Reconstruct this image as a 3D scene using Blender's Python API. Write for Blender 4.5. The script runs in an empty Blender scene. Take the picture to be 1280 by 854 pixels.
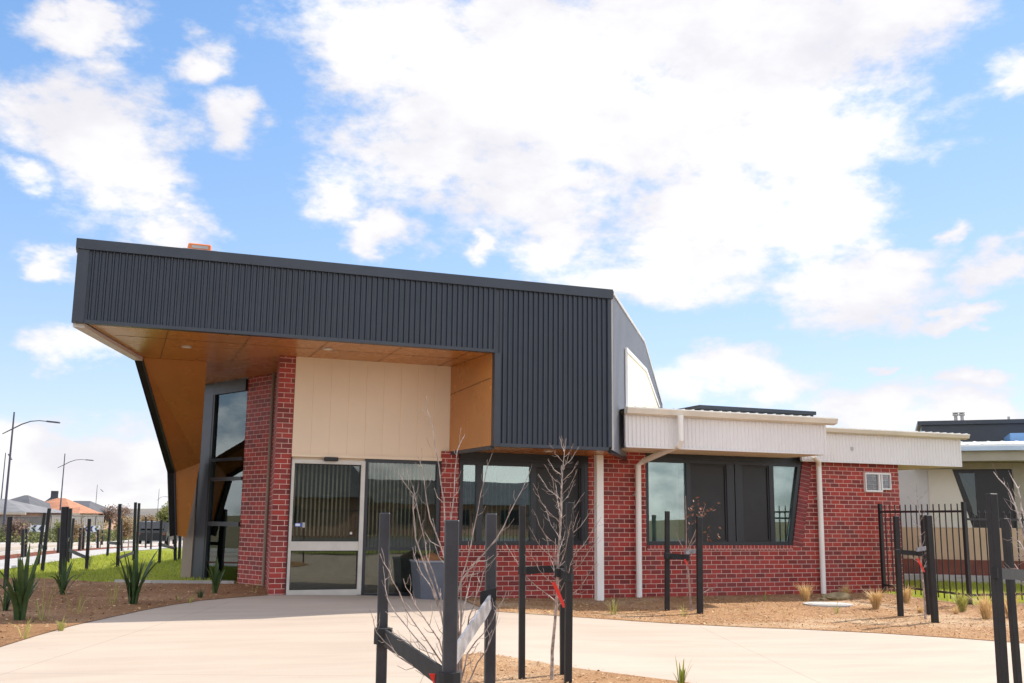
import bpy, bmesh, math, random
from mathutils import Vector, noise
random.seed(7)
S = bpy.context.scene
COL = S.collection
R = math.radians

# ------------------------------------------------------------------ camera frame
F_PX, PITCH, ROLL, YAW, EYE = 1268.0, math.atan(221/1268.0), R(0.6), R(69.0), 1.45
Fh = Vector((math.cos(YAW), math.sin(YAW), 0)); R0 = Vector((math.sin(YAW), -math.cos(YAW), 0)); Zv = Vector((0, 0, 1))
Fv = Fh*math.cos(PITCH)+Zv*math.sin(PITCH); U0 = -Fh*math.sin(PITCH)+Zv*math.cos(PITCH)
Rv = R0*math.cos(ROLL)+U0*math.sin(ROLL); Uv = U0*math.cos(ROLL)-R0*math.sin(ROLL)
CAM = Vector((0, 0, EYE))
def ray(x, y): return Fv*F_PX+Rv*(x-640)+Uv*(427-y)
def at(x, y, d):                      # survey helper: photo point at forward distance d (metres)
    v = ray(x, y); return CAM+v*(d/v.dot(Fh))
def on_y(x, y, Y): v = ray(x, y); return CAM+v*(Y/v.y)
def cw(lat, d): return Vector((lat*R0.x+d*Fh.x, lat*R0.y+d*Fh.y, 0))
def road(L0, d): return cw(L0-0.158*d, d)       # lines parallel to the street
def sm(t): t = max(0, min(1, t)); return t*t*(3-2*t)
def zg(x, y):
    z = 0.15*(1-sm((x-2.5)/6.0))
    d = .358*x+.934*y
    return z-1.0*sm((d-30)/60.0)
def onground(x, y):
    v = ray(x, y); z = 0.1
    for _ in range(12):
        t = (z-EYE)/v.z; p = CAM+v*t; z = zg(p.x, p.y)
    return Vector((p.x, p.y, z))

# ------------------------------------------------------------------ materials
def nd(nt, typ, **kw):
    n = nt.nodes.new(typ)
    for k, v in kw.items():
        if k.startswith('i_'):
            key = k[2:]
            key = int(key) if key.isdigit() else key.replace('_', ' ')
            n.inputs[key].default_value = v
        else: setattr(n, k, v)
    return n
def base_mat(name):
    m = bpy.data.materials.new(name); m.use_nodes = True
    nt = m.node_tree; b = nt.nodes['Principled BSDF']
    return m, nt, b
def mixcol(nt, fac, a, b, blend='MIX'):
    n = nt.nodes.new('ShaderNodeMix'); n.data_type = 'RGBA'; n.blend_type = blend
    for sock, v in ((n.inputs[0], fac), (n.inputs[6], a), (n.inputs[7], b)):
        if isinstance(v, (int, float)): sock.default_value = v
        elif isinstance(v, (tuple, list)): sock.default_value = (*v[:3], 1)
        else: nt.links.new(v, sock)
    return n.outputs[2]
def ramp(nt, src, lo, hi):
    n = nd(nt, 'ShaderNodeMapRange'); n.interpolation_type = 'SMOOTHSTEP'
    n.inputs[1].default_value = lo; n.inputs[2].default_value = hi
    nt.links.new(src, n.inputs[0]); return n.outputs[0]
def noise_n(nt, vec, scale, detail=4, rough=.55):
    n = nd(nt, 'ShaderNodeTexNoise'); n.inputs['Scale'].default_value = scale
    n.inputs['Detail'].default_value = detail; n.inputs['Roughness'].default_value = rough
    nt.links.new(vec, n.inputs['Vector']); return n.outputs['Fac']
def pos(nt): return nd(nt, 'ShaderNodeNewGeometry').outputs['Position']
def bump(nt, b, h, strength=.3, dist=.01):
    n = nd(nt, 'ShaderNodeBump'); n.inputs['Strength'].default_value = strength; n.inputs['Distance'].default_value = dist
    nt.links.new(h, n.inputs['Height']); nt.links.new(n.outputs[0], b.inputs['Normal'])
def mat(name, col, rough=.6, metal=0, var=.12, vscale=3, bmp=0, bscale=40, col2=None, spec=.5, streak=False):
    m, nt, b = base_mat(name)
    p = pos(nt)
    if streak:
        mp = nd(nt, 'ShaderNodeMapping'); mp.inputs['Scale'].default_value = (6, 6, .35); nt.links.new(p, mp.inputs[0]); pv = mp.outputs[0]
    else: pv = p
    f = ramp(nt, noise_n(nt, pv, vscale, 5), .3, .7)
    c2 = col2 or tuple(c*(1-2*var) for c in col)
    c1 = col if col2 else tuple(min(1, c*(1+var)) for c in col)
    nt.links.new(mixcol(nt, f, c1, c2), b.inputs['Base Color'])
    fr = nd(nt, 'ShaderNodeMapRange'); fr.inputs[3].default_value = rough-.08; fr.inputs[4].default_value = min(1, rough+.08)
    nt.links.new(noise_n(nt, pv, vscale*2.3, 3), fr.inputs[0]); nt.links.new(fr.outputs[0], b.inputs['Roughness'])
    b.inputs['Metallic'].default_value = metal; b.inputs['Specular IOR Level'].default_value = spec
    if bmp: bump(nt, b, noise_n(nt, p, bscale, 4), bmp, .008)
    return m
def brick_mat(name, bw=.222, rh=.086, dark=(.20, .016, .011), red=(.37, .032, .018), mortar=(.70, .49, .41)):
    m, nt, b = base_mat(name)
    uv = nd(nt, 'ShaderNodeTexCoord').outputs['UV']
    br = nd(nt, 'ShaderNodeTexBrick'); br.offset = .5
    nt.links.new(uv, br.inputs['Vector'])
    for k, v in (('Scale', 1), ('Mortar Size', .0050), ('Mortar Smooth', .15), ('Bias', 0), ('Brick Width', bw), ('Row Height', rh)): br.inputs[k].default_value = v
    br.inputs['Color1'].default_value = (*dark, 1); br.inputs['Color2'].default_value = (*red, 1); br.inputs['Mortar'].default_value = (*mortar, 1)
    br2 = nd(nt, 'ShaderNodeTexBrick'); br2.offset = .5; nt.links.new(uv, br2.inputs['Vector'])
    for k, v in (('Scale', 1), ('Mortar Size', 0), ('Bias', .35), ('Brick Width', bw*1.0), ('Row Height', rh)): br2.inputs[k].default_value = v
    br2.inputs['Color1'].default_value = (.62, .56, .55, 1); br2.inputs['Color2'].default_value = (1.08, 1.05, 1.03, 1)
    c = mixcol(nt, .8, br.outputs['Color'], br2.outputs['Color'], 'MULTIPLY')
    c = mixcol(nt, br.outputs['Fac'], c, mortar)
    p = pos(nt)
    g = ramp(nt, noise_n(nt, p, 1.3, 5), .35, .75)
    c = mixcol(nt, mathn(nt, 'MULTIPLY', g, .08), c, (.46, .30, .28))
    c = mixcol(nt, .3, c, mixcol(nt, noise_n(nt, p, 60, 3), (.6, .6, .6), (1.25, 1.25, 1.25)), 'MULTIPLY')
    nt.links.new(c, b.inputs['Base Color'])
    b.inputs['Roughness'].default_value = .62
    inv = mathn(nt, 'SUBTRACT', 1.0, br.outputs['Fac'])
    h = mathn(nt, 'ADD', inv, mathn(nt, 'MULTIPLY', noise_n(nt, p, 90, 3), .35))
    bump(nt, b, h, .6, .006)
    return m
def mathn(nt, op, a, b=None, c=None):
    n = nd(nt, 'ShaderNodeMath', operation=op)
    for i, v in enumerate((a, b, c)):
        if v is None: continue
        if isinstance(v, (int, float)): n.inputs[i].default_value = v
        else: nt.links.new(v, n.inputs[i])
    return n.outputs[0]
def glass_mat(name, tint=(.62, .72, .70), refl=(.86, .95, .92), add=.15, rough=0):
    m = bpy.data.materials.new(name); m.use_nodes = True; nt = m.node_tree; nt.nodes.clear()
    out = nd(nt, 'ShaderNodeOutputMaterial'); t = nd(nt, 'ShaderNodeBsdfTransparent'); g = nd(nt, 'ShaderNodeBsdfGlossy')
    t.inputs[0].default_value = (*tint, 1); g.inputs[0].default_value = (*refl, 1); g.inputs['Roughness'].default_value = rough
    fr = nd(nt, 'ShaderNodeFresnel'); fr.inputs[0].default_value = 1.5
    f = mathn(nt, 'ADD', fr.outputs[0], add)
    bp = nd(nt, 'ShaderNodeBump'); bp.inputs['Strength'].default_value = .05; bp.inputs['Distance'].default_value = .02
    nt.links.new(noise_n(nt, pos(nt), .9, 2), bp.inputs['Height']); nt.links.new(bp.outputs[0], g.inputs['Normal'])
    mx = nd(nt, 'ShaderNodeMixShader'); nt.links.new(f, mx.inputs[0]); nt.links.new(t.outputs[0], mx.inputs[1]); nt.links.new(g.outputs[0], mx.inputs[2])
    nt.links.new(mx.outputs[0], out.inputs[0]); return m
def leaf_mat(name, c1, c2, rough=.55, scale=6, trans=.0):
    m, nt, b = base_mat(name)
    f = ramp(nt, noise_n(nt, pos(nt), scale, 4), .3, .7)
    nt.links.new(mixcol(nt, f, c1, c2), b.inputs['Base Color']); b.inputs['Roughness'].default_value = rough
    b.inputs['Specular IOR Level'].default_value = .3
    if trans:
        nt.links.new(mixcol(nt, f, c1, c2), b.inputs['Subsurface Radius']) if False else None
        tr = nd(nt, 'ShaderNodeBsdfTranslucent'); nt.links.new(mixcol(nt, f, tuple(c*1.5 for c in c1), tuple(c*1.5 for c in c2)), tr.inputs[0])
        mx = nd(nt, 'ShaderNodeMixShader'); mx.inputs[0].default_value = trans
        o = nt.nodes['Material Output']; nt.links.new(b.outputs[0], mx.inputs[1]); nt.links.new(tr.outputs[0], mx.inputs[2]); nt.links.new(mx.outputs[0], o.inputs[0])
    return m
def ground_mat(name, cols, scales, bscale=30, bstr=.5, bdist=.02, rough=.9, fine=None):
    m, nt, b = base_mat(name); p = pos(nt)
    c = mixcol(nt, ramp(nt, noise_n(nt, p, scales[0], 6), .3, .7), cols[0], cols[1])
    if len(cols) > 2: c = mixcol(nt, ramp(nt, noise_n(nt, p, scales[1], 5), .5, .72), c, cols[2])
    if fine:
        v = nd(nt, 'ShaderNodeTexVoronoi'); v.inputs['Scale'].default_value = fine; nt.links.new(p, v.inputs['Vector'])
        c = mixcol(nt, .75, c, mixcol(nt, mathn(nt, 'FRACT', mathn(nt, 'MULTIPLY', v.outputs['Color'], 3.3)), (.55, .52, .5), (1.5, 1.5, 1.5)), 'MULTIPLY')
    nt.links.new(c, b.inputs['Base Color']); b.inputs['Roughness'].default_value = rough; b.inputs['Specular IOR Level'].default_value = .2
    bump(nt, b, noise_n(nt, p, bscale, 6, .65), bstr, bdist); return m

M = {}
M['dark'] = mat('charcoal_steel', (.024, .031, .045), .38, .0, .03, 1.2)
M['darktrim'] = mat('charcoal_trim', (.030, .037, .050), .38, 0, .06, 2)
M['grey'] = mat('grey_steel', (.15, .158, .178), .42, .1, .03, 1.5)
M['copper'] = mat('bronze_panel', (.50, .20, .050), .26, .0, .05, .8)
M['joint'] = mat('panel_joint_black', (.02, .012, .008), .8)
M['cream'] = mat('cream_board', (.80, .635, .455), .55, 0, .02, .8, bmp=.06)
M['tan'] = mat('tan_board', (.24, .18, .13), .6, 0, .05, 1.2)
M['creamhi'] = mat('cream_panel', (.66, .60, .44), .5, 0, .03, 1)
M['white'] = mat('offwhite_steel', (.74, .71, .685), .42, 0, .02, .7)
M['gutter'] = mat('cream_gutter', (.72, .66, .56), .38, 0, .05, 1.5)
M['soffitw'] = mat('cream_soffit', (.80, .69, .55), .6, 0, .04, 1)
M['pipe'] = mat('cream_pipe', (.86, .82, .75), .4, 0, .03, 2)
M['silver'] = mat('anodised_aluminium', (.56, .52, .46), .42, .25, .05, 3)
M['frame'] = mat('graphite_frame', (.016, .018, .024), .35, 0, .06, 3)
M['slate'] = mat('slate_frame', (.026, .030, .038), .45, 0, .06, 3)
M['clear'] = glass_mat('clear_acrylic', (.85, .87, .86), (.8, .8, .8), .0)
M['teal'] = mat('teal_sky_tint', (.30, .42, .42), .7, 0, .12, .7)  # colour standing in for sky mirrored in the tall window
M['seal'] = mat('black_seal', (.012, .012, .014), .5)
M['glass'] = glass_mat('window_glass')
M['glassd'] = glass_mat('door_glass', (.80, .82, .76), (.78, .82, .78), .05)
M['glasst'] = glass_mat('tall_glass', (.85, .92, .92), (.75, .86, .86), .07)
M['screen'] = mat('insect_screen', (.010, .010, .011), .42, 0, .25, 2)
M['brick'] = brick_mat('red_brick')
M['soldier'] = brick_mat('soldier_brick', .086, .30)
M['blind'] = mat('blind_fabric', (.78, .76, .68), .8, 0, .06, 2)
M['inside'] = mat('interior_paint', (.20, .20, .19), .8)
M['carpet'] = mat('interior_floor', (.07, .065, .06), .9)
M['concrete'] = None
M['mulch'] = ground_mat('bark_mulch', ((.40, .225, .108), (.32, .17, .078), (.52, .37, .23)), (1.3, .45), 60, .9, .025, .95, 90)
M['mulchred'] = ground_mat('red_mulch', ((.20, .06, .03), (.13, .04, .02)), (3,), 30, .8, .03)
M['lawn'] = ground_mat('lawn_soil', ((.26, .29, .045), (.20, .23, .035), (.30, .29, .08)), (1.2, .4), 60, .8, .03)
M['earth'] = ground_mat('dry_ground', ((.20, .15, .09), (.15, .13, .06), (.13, .14, .05)), (.4, .05), 10, .4, .03)
M['asphalt'] = ground_mat('asphalt', ((.16, .155, .155), (.13, .128, .13)), (.5,), 80, .3, .01)
M['footpath'] = ground_mat('path_concrete', ((.42, .40, .38), (.36, .34, .33)), (.6,), 60, .2, .01)
M['median'] = ground_mat('pale_paving', ((.42, .36, .30), (.36, .31, .26)), (.6,), 60, .2, .01)
M['kerb'] = mat('kerb_concrete', (.45, .43, .40), .85, 0, .08, 2, .2)
M['stake'] = mat('black_stake', (.010, .009, .010), .6, 0, .25, 6, .2, 60)
M['stakeg'] = mat('grey_black_stake', (.030, .029, .034), .55, 0, .2, 5, .15, 60)
M['strap'] = mat('black_webbing', (.010, .010, .011), .7, 0, .2, 10)
M['strapw'] = mat('silver_webbing', (.30, .30, .32), .35, .2, .25, 14, .3, 60)
M['red'] = mat('red_tape', (.75, .035, .02), .5, 0, .08, 8)
M['twig'] = mat('pale_bark', (.36, .285, .245), .75, 0, .28, 25, .4, 90)
M['twigr'] = mat('ruddy_bark', (.33, .22, .18), .75, 0, .2, 12, .2, 90)
M['trunk'] = mat('brown_trunk', (.20, .14, .10), .85, 0, .2, 8, .4, 50)
M['budleaf'] = leaf_mat('bronze_leaf', (.22, .08, .05), (.16, .09, .05), .75)
M['flax'] = leaf_mat('flax_leaf', (.065, .105, .035), (.04, .075, .025), .42, 9, .15)
M['flaxy'] = leaf_mat('yellow_flax_leaf', (.26, .27, .03), (.15, .19, .03), .45, 9, .2)
M['straw'] = leaf_mat('straw_grass', (.62, .44, .21), (.48, .33, .15), .7, 20, .25)
M['strawg'] = leaf_mat('yellow_green_grass', (.40, .36, .10), (.25, .27, .07), .7, 20, .2)
M['grass'] = leaf_mat('grass_blade', (.40, .42, .06), (.28, .31, .045), .6, 2, .35)
M['hedge'] = leaf_mat('hedge_leaf', (.13, .14, .04), (.09, .11, .035), .7, 2, .15)
M['treey'] = leaf_mat('spring_leaf', (.23, .23, .07), (.15, .17, .05), .7, 1.2, .2)
M['treeo'] = leaf_mat('autumn_leaf', (.27, .17, .07), (.20, .13, .06), .7, 1.5, .2)
M['treer'] = leaf_mat('blossom_leaf', (.25, .17, .13), (.18, .12, .09), .7, 1.5, .2)
M['tile'] = mat('grey_roof_tile', (.17, .165, .17), .8, 0, .12, 1, .2, 6)
M['tiled'] = mat('dark_roof_tile', (.075, .075, .085), .8, 0, .12, 1, .2, 6)
M['tileo'] = mat('terracotta_tile', (.36, .15, .075), .8, 0, .12, 1, .2, 6)
M['hbrick'] = mat('pink_house_brick', (.42, .26, .19), .85, 0, .08, 1)
M['hrender'] = mat('cream_house_render', (.55, .47, .38), .85, 0, .06, 1)
M['fencew'] = mat('grey_paling', (.22, .205, .19), .85, 0, .12, 3, streak=True)
M['post'] = mat('lamp_post_paint', (.085, .085, .12), .45, .3, .06, 2)
M['signw'] = mat('sign_white', (.80, .82, .85), .5, 0, .02)
M['signb'] = mat('sign_blue', (.02, .035, .12), .5, 0, .02)
M['pick'] = mat('black_powdercoat', (.014, .014, .016), .4, 0, .1, 4)
M['planter'] = mat('slate_planter', (.11, .12, .145), .5, 0, .08, 3, .1)
M['rim'] = mat('planter_rim', (.24, .25, .28), .5, 0, .05, 3)
M['soil'] = ground_mat('potting_soil', ((.30, .14, .06), (.20, .09, .04)), (8,), 60, .8, .02)
M['orange'] = mat('orange_plastic', (.80, .20, .045), .45, 0, .05, 3)
M['boxgrey'] = mat('flashing_grey', (.45, .43, .40), .5, .2, .06, 3)
M['pale'] = mat('pale_render', (.62, .62, .62), .7, 0, .04, 1)
M['creamr'] = mat('cream_render', (.68, .65, .57), .7, 0, .04, 1)
M['tanr'] = mat('tan_render', (.58, .42, .27), .7, 0, .05, 1)
M['redbase'] = mat('red_brown_base', (.20, .065, .04), .8, 0, .1, 3)
M['blueg'] = mat('pale_blue_gutter', (.45, .56, .68), .4, 0, .03)
M['blueb'] = mat('blue_fascia', (.16, .33, .60), .4, 0, .03)
M['whiter'] = mat('white_roof', (.78, .77, .72), .4, 0, .04, 1)
M['olive'] = mat('olive_beam', (.34, .32, .25), .6, 0, .04)  # one even olive tone for beams and pier
M['black'] = mat('dark_opening', (.010, .009, .010), .35, 0, .1)
M['lid'] = ground_mat('pit_lid', ((.48, .46, .43), (.40, .38, .36)), (4,), 90, .3, .01)
M['rock'] = mat('khaki_rock', (.36, .27, .14), .9, 0, .2, 6, .6, 30)
M['car'] = mat('dark_car_paint', (.012, .014, .014), .25, .2, .05)
M['tyre'] = mat('tyre_rubber', (.012, .012, .012), .8)
M['white2'] = mat('white_sticker', (.75, .78, .85), .5, 0, .02)
M['blue2'] = mat('blue_sticker', (.07, .12, .38), .5, 0, .02)
M['hill'] = ground_mat('hill_scrub', ((.17, .15, .13), (.13, .12, .11), (.20, .17, .13)), (.01, .004), 1, .2, .5)
M['lens'] = mat('downlight_lens', (.85, .82, .74), .35, 0, .01)
# concrete with swirl-float variation, hairline marks and saw cuts
m, nt, b = base_mat('warm_concrete'); p = pos(nt)
mp = nd(nt, 'ShaderNodeMapping'); mp.inputs['Scale'].default_value = (.5, 2.2, 1); mp.inputs['Rotation'].default_value = (0, 0, R(22)); nt.links.new(p, mp.inputs[0])
c = mixcol(nt, ramp(nt, noise_n(nt, mp.outputs[0], 1.1, 7, .6), .3, .72), (.44, .355, .28), (.385, .31, .245))
c = mixcol(nt, mathn(nt, 'MULTIPLY', ramp(nt, noise_n(nt, p, .35, 4), .45, .75), .5), c, (.51, .42, .34))
c = mixcol(nt, .35, c, mixcol(nt, noise_n(nt, p, 85, 3), (.75, .75, .75), (1.25, 1.25, 1.25)), 'MULTIPLY')
c = mixcol(nt, mathn(nt, 'MULTIPLY', ramp(nt, noise_n(nt, p, 5, 4, .75), .62, .80), .42), c, (.26, .2, .16))
mp2 = nd(nt, 'ShaderNodeMapping'); mp2.inputs['Rotation'].default_value = (0, 0, R(20)); mp2.inputs['Location'].default_value = (.55, .9, 0); nt.links.new(p, mp2.inputs[0])
bk = nd(nt, 'ShaderNodeTexBrick'); bk.offset = 0; nt.links.new(mp2.outputs[0], bk.inputs['Vector'])
for k, v in (('Scale', 1), ('Mortar Size', .004), ('Mortar Smooth', .3), ('Brick Width', 3.4), ('Row Height', 3.2)): bk.inputs[k].default_value = v
c = mixcol(nt, mathn(nt, 'MULTIPLY', bk.outputs['Fac'], .8), c, (.2, .16, .13))
nt.links.new(c, b.inputs['Base Color']); b.inputs['Roughness'].default_value = .85; b.inputs['Specular IOR Level'].default_value = .25
bump(nt, b, mathn(nt, 'SUBTRACT', noise_n(nt, p, 50, 5, .6), mathn(nt, 'MULTIPLY', bk.outputs['Fac'], 2)), .25, .006)
M['concrete'] = m

# ------------------------------------------------------------------ mesh builder
WL = {}
class MB:
    def __init__(s): s.v = []; s.f = []
    def add(s, vs, fs):
        o = len(s.v); s.v += [Vector(v) for v in vs]; s.f += [tuple(o+i for i in f) for f in fs]; return s
    def box(s, x0, x1, y0, y1, z0, z1):
        return s.add([(x, y, z) for z in (z0, z1) for y in (y0, y1) for x in (x0, x1)],
                     [(0, 2, 3, 1), (4, 5, 7, 6), (0, 1, 5, 4), (2, 6, 7, 3), (0, 4, 6, 2), (1, 3, 7, 5)])
    def obox(s, o, u, w, z0, z1):            # plan parallelogram o, o+u, o+u+w, o+w
        o, u, w = Vector((o[0], o[1], 0)), Vector((u[0], u[1], 0)), Vector((w[0], w[1], 0))
        pts = [o, o+u, o+u+w, o+w]
        return s.prism([(q.x, q.y, z0) for q in pts], (0, 0, z1-z0))
    def prism(s, pts, ext):
        n = len(pts); ext = Vector(ext); a = [Vector(p) for p in pts]
        nrm = Vector((0, 0, 0))
        for i in range(n): nrm += a[i].cross(a[(i+1) % n])
        if nrm.dot(ext) > 0: a.reverse()
        return s.add(a+[p+ext for p in a], [tuple(range(n)), tuple(range(2*n-1, n-1, -1))]+[(i, i+n, (i+1) % n+n, (i+1) % n) for i in range(n)])
    def bar(s, a, b, w, h=None, up=Zv):       # rectangular bar between two points
        a, b = Vector(a), Vector(b); h = h or w; d = (b-a).normalized()
        x = d.cross(up)
        if x.length < 1e-4: x = Vector((1, 0, 0))
        x.normalize(); y = x.cross(d)
        q = lambda p: [p-x*w/2-y*h/2, p+x*w/2-y*h/2, p+x*w/2+y*h/2, p-x*w/2+y*h/2]
        return s.add(q(a)+q(b), [(0, 1, 2, 3), (7, 6, 5, 4), (0, 4, 5, 1), (1, 5, 6, 2), (2, 6, 7, 3), (3, 7, 4, 0)])
    def tube(s, pts, rs, n=8, cap=True):
        pts = [Vector(p) for p in pts]; o = len(s.v)
        if isinstance(rs, (int, float)): rs = [rs]*len(pts)
        px = None
        for i, p in enumerate(pts):
            d = (pts[min(i+1, len(pts)-1)]-pts[max(i-1, 0)]).normalized()
            x = (px-d*px.dot(d)) if px else d.cross(Vector((0, .3, 1)) if abs(d.z) < .9 else Vector((1, 0, 0)))
            x.normalize(); px = x; y = d.cross(x)
            for k in range(n):
                t = 2*math.pi*k/n; s.v.append(p+(x*math.cos(t)+y*math.sin(t))*rs[i])
        for i in range(len(pts)-1):
            for k in range(n):
                k2 = (k+1) % n; s.f.append((o+i*n+k, o+i*n+k2, o+(i+1)*n+k2, o+(i+1)*n+k))
        if cap: s.f.append(tuple(o+k for k in range(n-1, -1, -1))); s.f.append(tuple(o+(len(pts)-1)*n+k for k in range(n)))
        return s
    def corr(s, o, u, nrm, L, ztop, zbot, pitch, amp, per=6, shape='sin'):
        o, u, nrm = Vector(o), Vector(u).normalized(), Vector(nrm).normalized()
        tops = ztop if callable(ztop) else (lambda t: ztop); bots = zbot if callable(zbot) else (lambda t: zbot)
        ts = []
        if shape == 'sin':
            k = max(1, round(L/pitch)); n = k*per
            ts = [(L*i/n, amp*math.cos(2*math.pi*i/per)) for i in range(n+1)]
        elif shape == 'groove':
            k = max(1, round(L/pitch)); w = L/k
            for i in range(k): ts += [(i*w+.004, 0), ((i+1)*w-.006, 0), ((i+1)*w-.0035, -amp), ((i+1)*w+.0015, -amp)]
            ts = [(0, 0)]+[t for t in ts if t[0] < L-.01]+[(L, 0)]
        elif shape == 'seam':
            k = max(1, round(L/pitch)); w = L/k
            for i in range(k): ts += [(i*w, 0), (i*w+w*.52, 0), (i*w+w*.66, amp), (i*w+w*.86, amp)]
            ts += [(L, 0)]
        elif shape == 'rib':
            k = max(1, round(L/pitch)); w = L/k
            for i in range(k): ts += [(i*w, 0), (i*w+w*.55, 0), (i*w+w*.65, amp), (i*w+w*.9, amp)]
            ts += [(L, 0)]
        vs = []
        for t, a in ts:
            q = o+u*t+nrm*a; vs += [(q.x, q.y, bots(t)), (q.x, q.y, tops(t))]
        fs = [(2*i, 2*i+2, 2*i+3, 2*i+1) for i in range(len(ts)-1)]
        return s.add(vs, fs)
    def build(s, name, m, parent=None, smooth=False, loc=None, recalc=True):
        w = WL[parent.name] if parent else (Vector(loc) if loc is not None else Vector((0, 0, 0)))
        me = bpy.data.meshes.new(name); me.from_pydata([tuple(v-w) for v in s.v], [], s.f)
        bm = bmesh.new(); bm.from_mesh(me)
        if recalc and len(bm.faces) < 20000: bmesh.ops.recalc_face_normals(bm, faces=bm.faces)
        if len(bm.faces) < 20000:
            uv = bm.loops.layers.uv.new('UVMap')
            for f in bm.faces:
                n = f.normal
                if abs(n.z) > .75: t = None
                else: t = Vector((-n.y, n.x, 0)).normalized()
                for l in f.loops:
                    q = l.vert.co+w
                    l[uv].uv = (q.x, q.y) if t is None else (q.dot(t), q.z)
        bm.to_mesh(me); bm.free()
        if smooth: me.polygons.foreach_set('use_smooth', [True]*len(me.polygons))
        me.materials.append(m)
        o = bpy.data.objects.new(name, me); COL.objects.link(o)
        if parent: o.parent = parent
        else: o.location = w
        WL[o.name] = w
        if hasattr(s, 'bv'): bevel(o, *s.bv)
        return o
def empty(name, loc):
    o = bpy.data.objects.new(name, None); COL.objects.link(o); o.location = loc; o.empty_display_size = .2; WL[o.name] = Vector(loc); return o
def tag(o, label, cat, group=None):
    o['label'] = label; o['category'] = cat
    if group: o['group'] = group
    return o
def struct(o, kind='structure'): o['kind'] = kind; return o
def B(x0, x1, y0, y1, z0, z1): return MB().box(x0, x1, y0, y1, z0, z1)
def bevel(o, w, seg=1):
    if isinstance(o, MB): o.bv = (w, seg); return o
    md = o.modifiers.new('bevel', 'BEVEL'); md.width = w; md.segments = seg; md.limit_method = 'ANGLE'; return o

# ------------------------------------------------------------------ ground sheets
def sheet(name, poly, off, m, step=1.0, bumpy=0, kind='structure', thick=0):
    bm = bmesh.new()
    f = bm.faces.new([bm.verts.new((p[0], p[1], 0)) for p in poly])
    xs = [p[0] for p in poly]; ys = [p[1] for p in poly]
    for ax, (a, b_) in ((0, (min(xs), max(xs))), (1, (min(ys), max(ys)))):
        k = math.floor(a/step)+1
        while k*step < b_:
            c = Vector((0, 0, 0)); n = Vector((0, 0, 0)); c[ax] = k*step; n[ax] = 1
            bmesh.ops.bisect_plane(bm, geom=bm.verts[:]+bm.edges[:]+bm.faces[:], plane_co=c, plane_no=n); k += 1
    bmesh.ops.triangulate(bm, faces=bm.faces)
    for v in bm.verts:
        z = zg(v.co.x, v.co.y)+off
        if bumpy and not v.is_boundary: z += bumpy*(noise.noise(Vector((v.co.x*1.1, v.co.y*1.1, 3)))+.3*noise.noise(Vector((v.co.x*3.1, v.co.y*3.1, 9))))
        v.co.z = z
    if thick:
        r = bmesh.ops.extrude_face_region(bm, geom=bm.faces[:])
        for v in [g for g in r['geom'] if isinstance(g, bmesh.types.BMVert)]: v.co.z -= thick
    bmesh.ops.recalc_face_normals(bm, faces=bm.faces)
    me = bpy.data.meshes.new(name); bm.to_mesh(me); bm.free(); me.materials.append(m)
    if not thick and me.polygons and me.polygons[0].normal.z < 0: me.flip_normals()
    o = bpy.data.objects.new(name, me); COL.objects.link(o); o['kind'] = kind
    return o
gx = sorted(set([-4000, -2000, -900, -400, -200, -120, -80, -60, -45, -35]+list(range(-28, 34))+[38, 45, 60, 80, 120, 200, 400, 900, 2000, 4000]))
gy = sorted(set([-3000, -900, -400, -200, -90, -50, -30, -20]+list(range(-14, 60, 2))+[65, 70, 76, 82, 90, 100, 130, 200, 400, 900, 2000, 4500]))
bm_ = MB(); nx = len(gx)
bm_.v = [Vector((x, y, zg(x, y)-.03-(.0 if abs(x) < 60 else .2))) for y in gy for x in gx]
bm_.f = [(j*nx+i, j*nx+i+1, (j+1)*nx+i+1, (j+1)*nx+i) for j in range(len(gy)-1) for i in range(nx-1)]
struct(bm_.build('ground', M['earth']))

path_l = [(2.46, 17.45), (1.95, 17.12), (1.31, 16.55), (.85, 15.85), (.47, 15.12), (.05, 14.2), (-.37, 13.23), (-.68, 12.3), (-.95, 11.35), (-1.6, 8), (-2.2, 0), (-2.6, -9)]
path_r = [(5.66, 17.35), (5.38, 15.4), (5.29, 14.5), (6.11, 13.86), (7.36, 12.83), (8.74, 11.81), (9.48, 11.11), (10.1, 10.3), (10.5, 9.6), (11.3, 7), (11.6, 0), (11.0, -9)]
sheet('concrete_path', path_l+list(reversed(path_r)), .012, M['concrete'])
island = [(3.42, 9.62), (3.62, 9.2), (3.82, 8.63), (4.05, 8.25), (4.5, 7.6), (5.2, 6), (5.0, 3), (3, 1.6), (1, 2.2), (.6, 3.4), (1.3, 5.5), (2.2, 7.4), (2.9, 8.9), (3.15, 9.5)]
sheet('island_bed', island, .024, M['mulch'], .4, .015)
bed_r = path_r[:10]+[(20, 7), (24, 14.4), (14.36, 14.42), (14.84, 17.2), (15.55, 17.42), (9, 17.42)]
sheet('garden_bed_wall', bed_r, .018, M['mulch'], .5, .035)
bed_l = list(reversed(path_l[:10]))+[(2.70, 19.75), (2.26, 20.42), (1.5, 20.68), (.75, 20.92), (-.3, 21.6), (-1.2, 22.8), (-3.5, 23.4), (-6.5, 20), (-8, 14), (-6, 8)]
M['mulchd'] = ground_mat('shaded_mulch', ((.29, .155, .072), (.22, .112, .05), (.34, .20, .11)), (1.3, .45), 60, .9, .025, .95, 90)  # bark mulch with the shade of this bed put into its colours
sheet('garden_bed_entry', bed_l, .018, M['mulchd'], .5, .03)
lawn_l = [(2.26, 20.44), (1.5, 20.70), (.75, 20.94), (-.3, 21.62), (-1.2, 22.82), (-3.5, 23.42)]+[tuple(road(-7.8, d)[:2]) for d in (22.5, 28, 34, 40, 47, 55)]+[(9, 52), (7, 40), (4, 28), (2.6, 22.5)]
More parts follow.
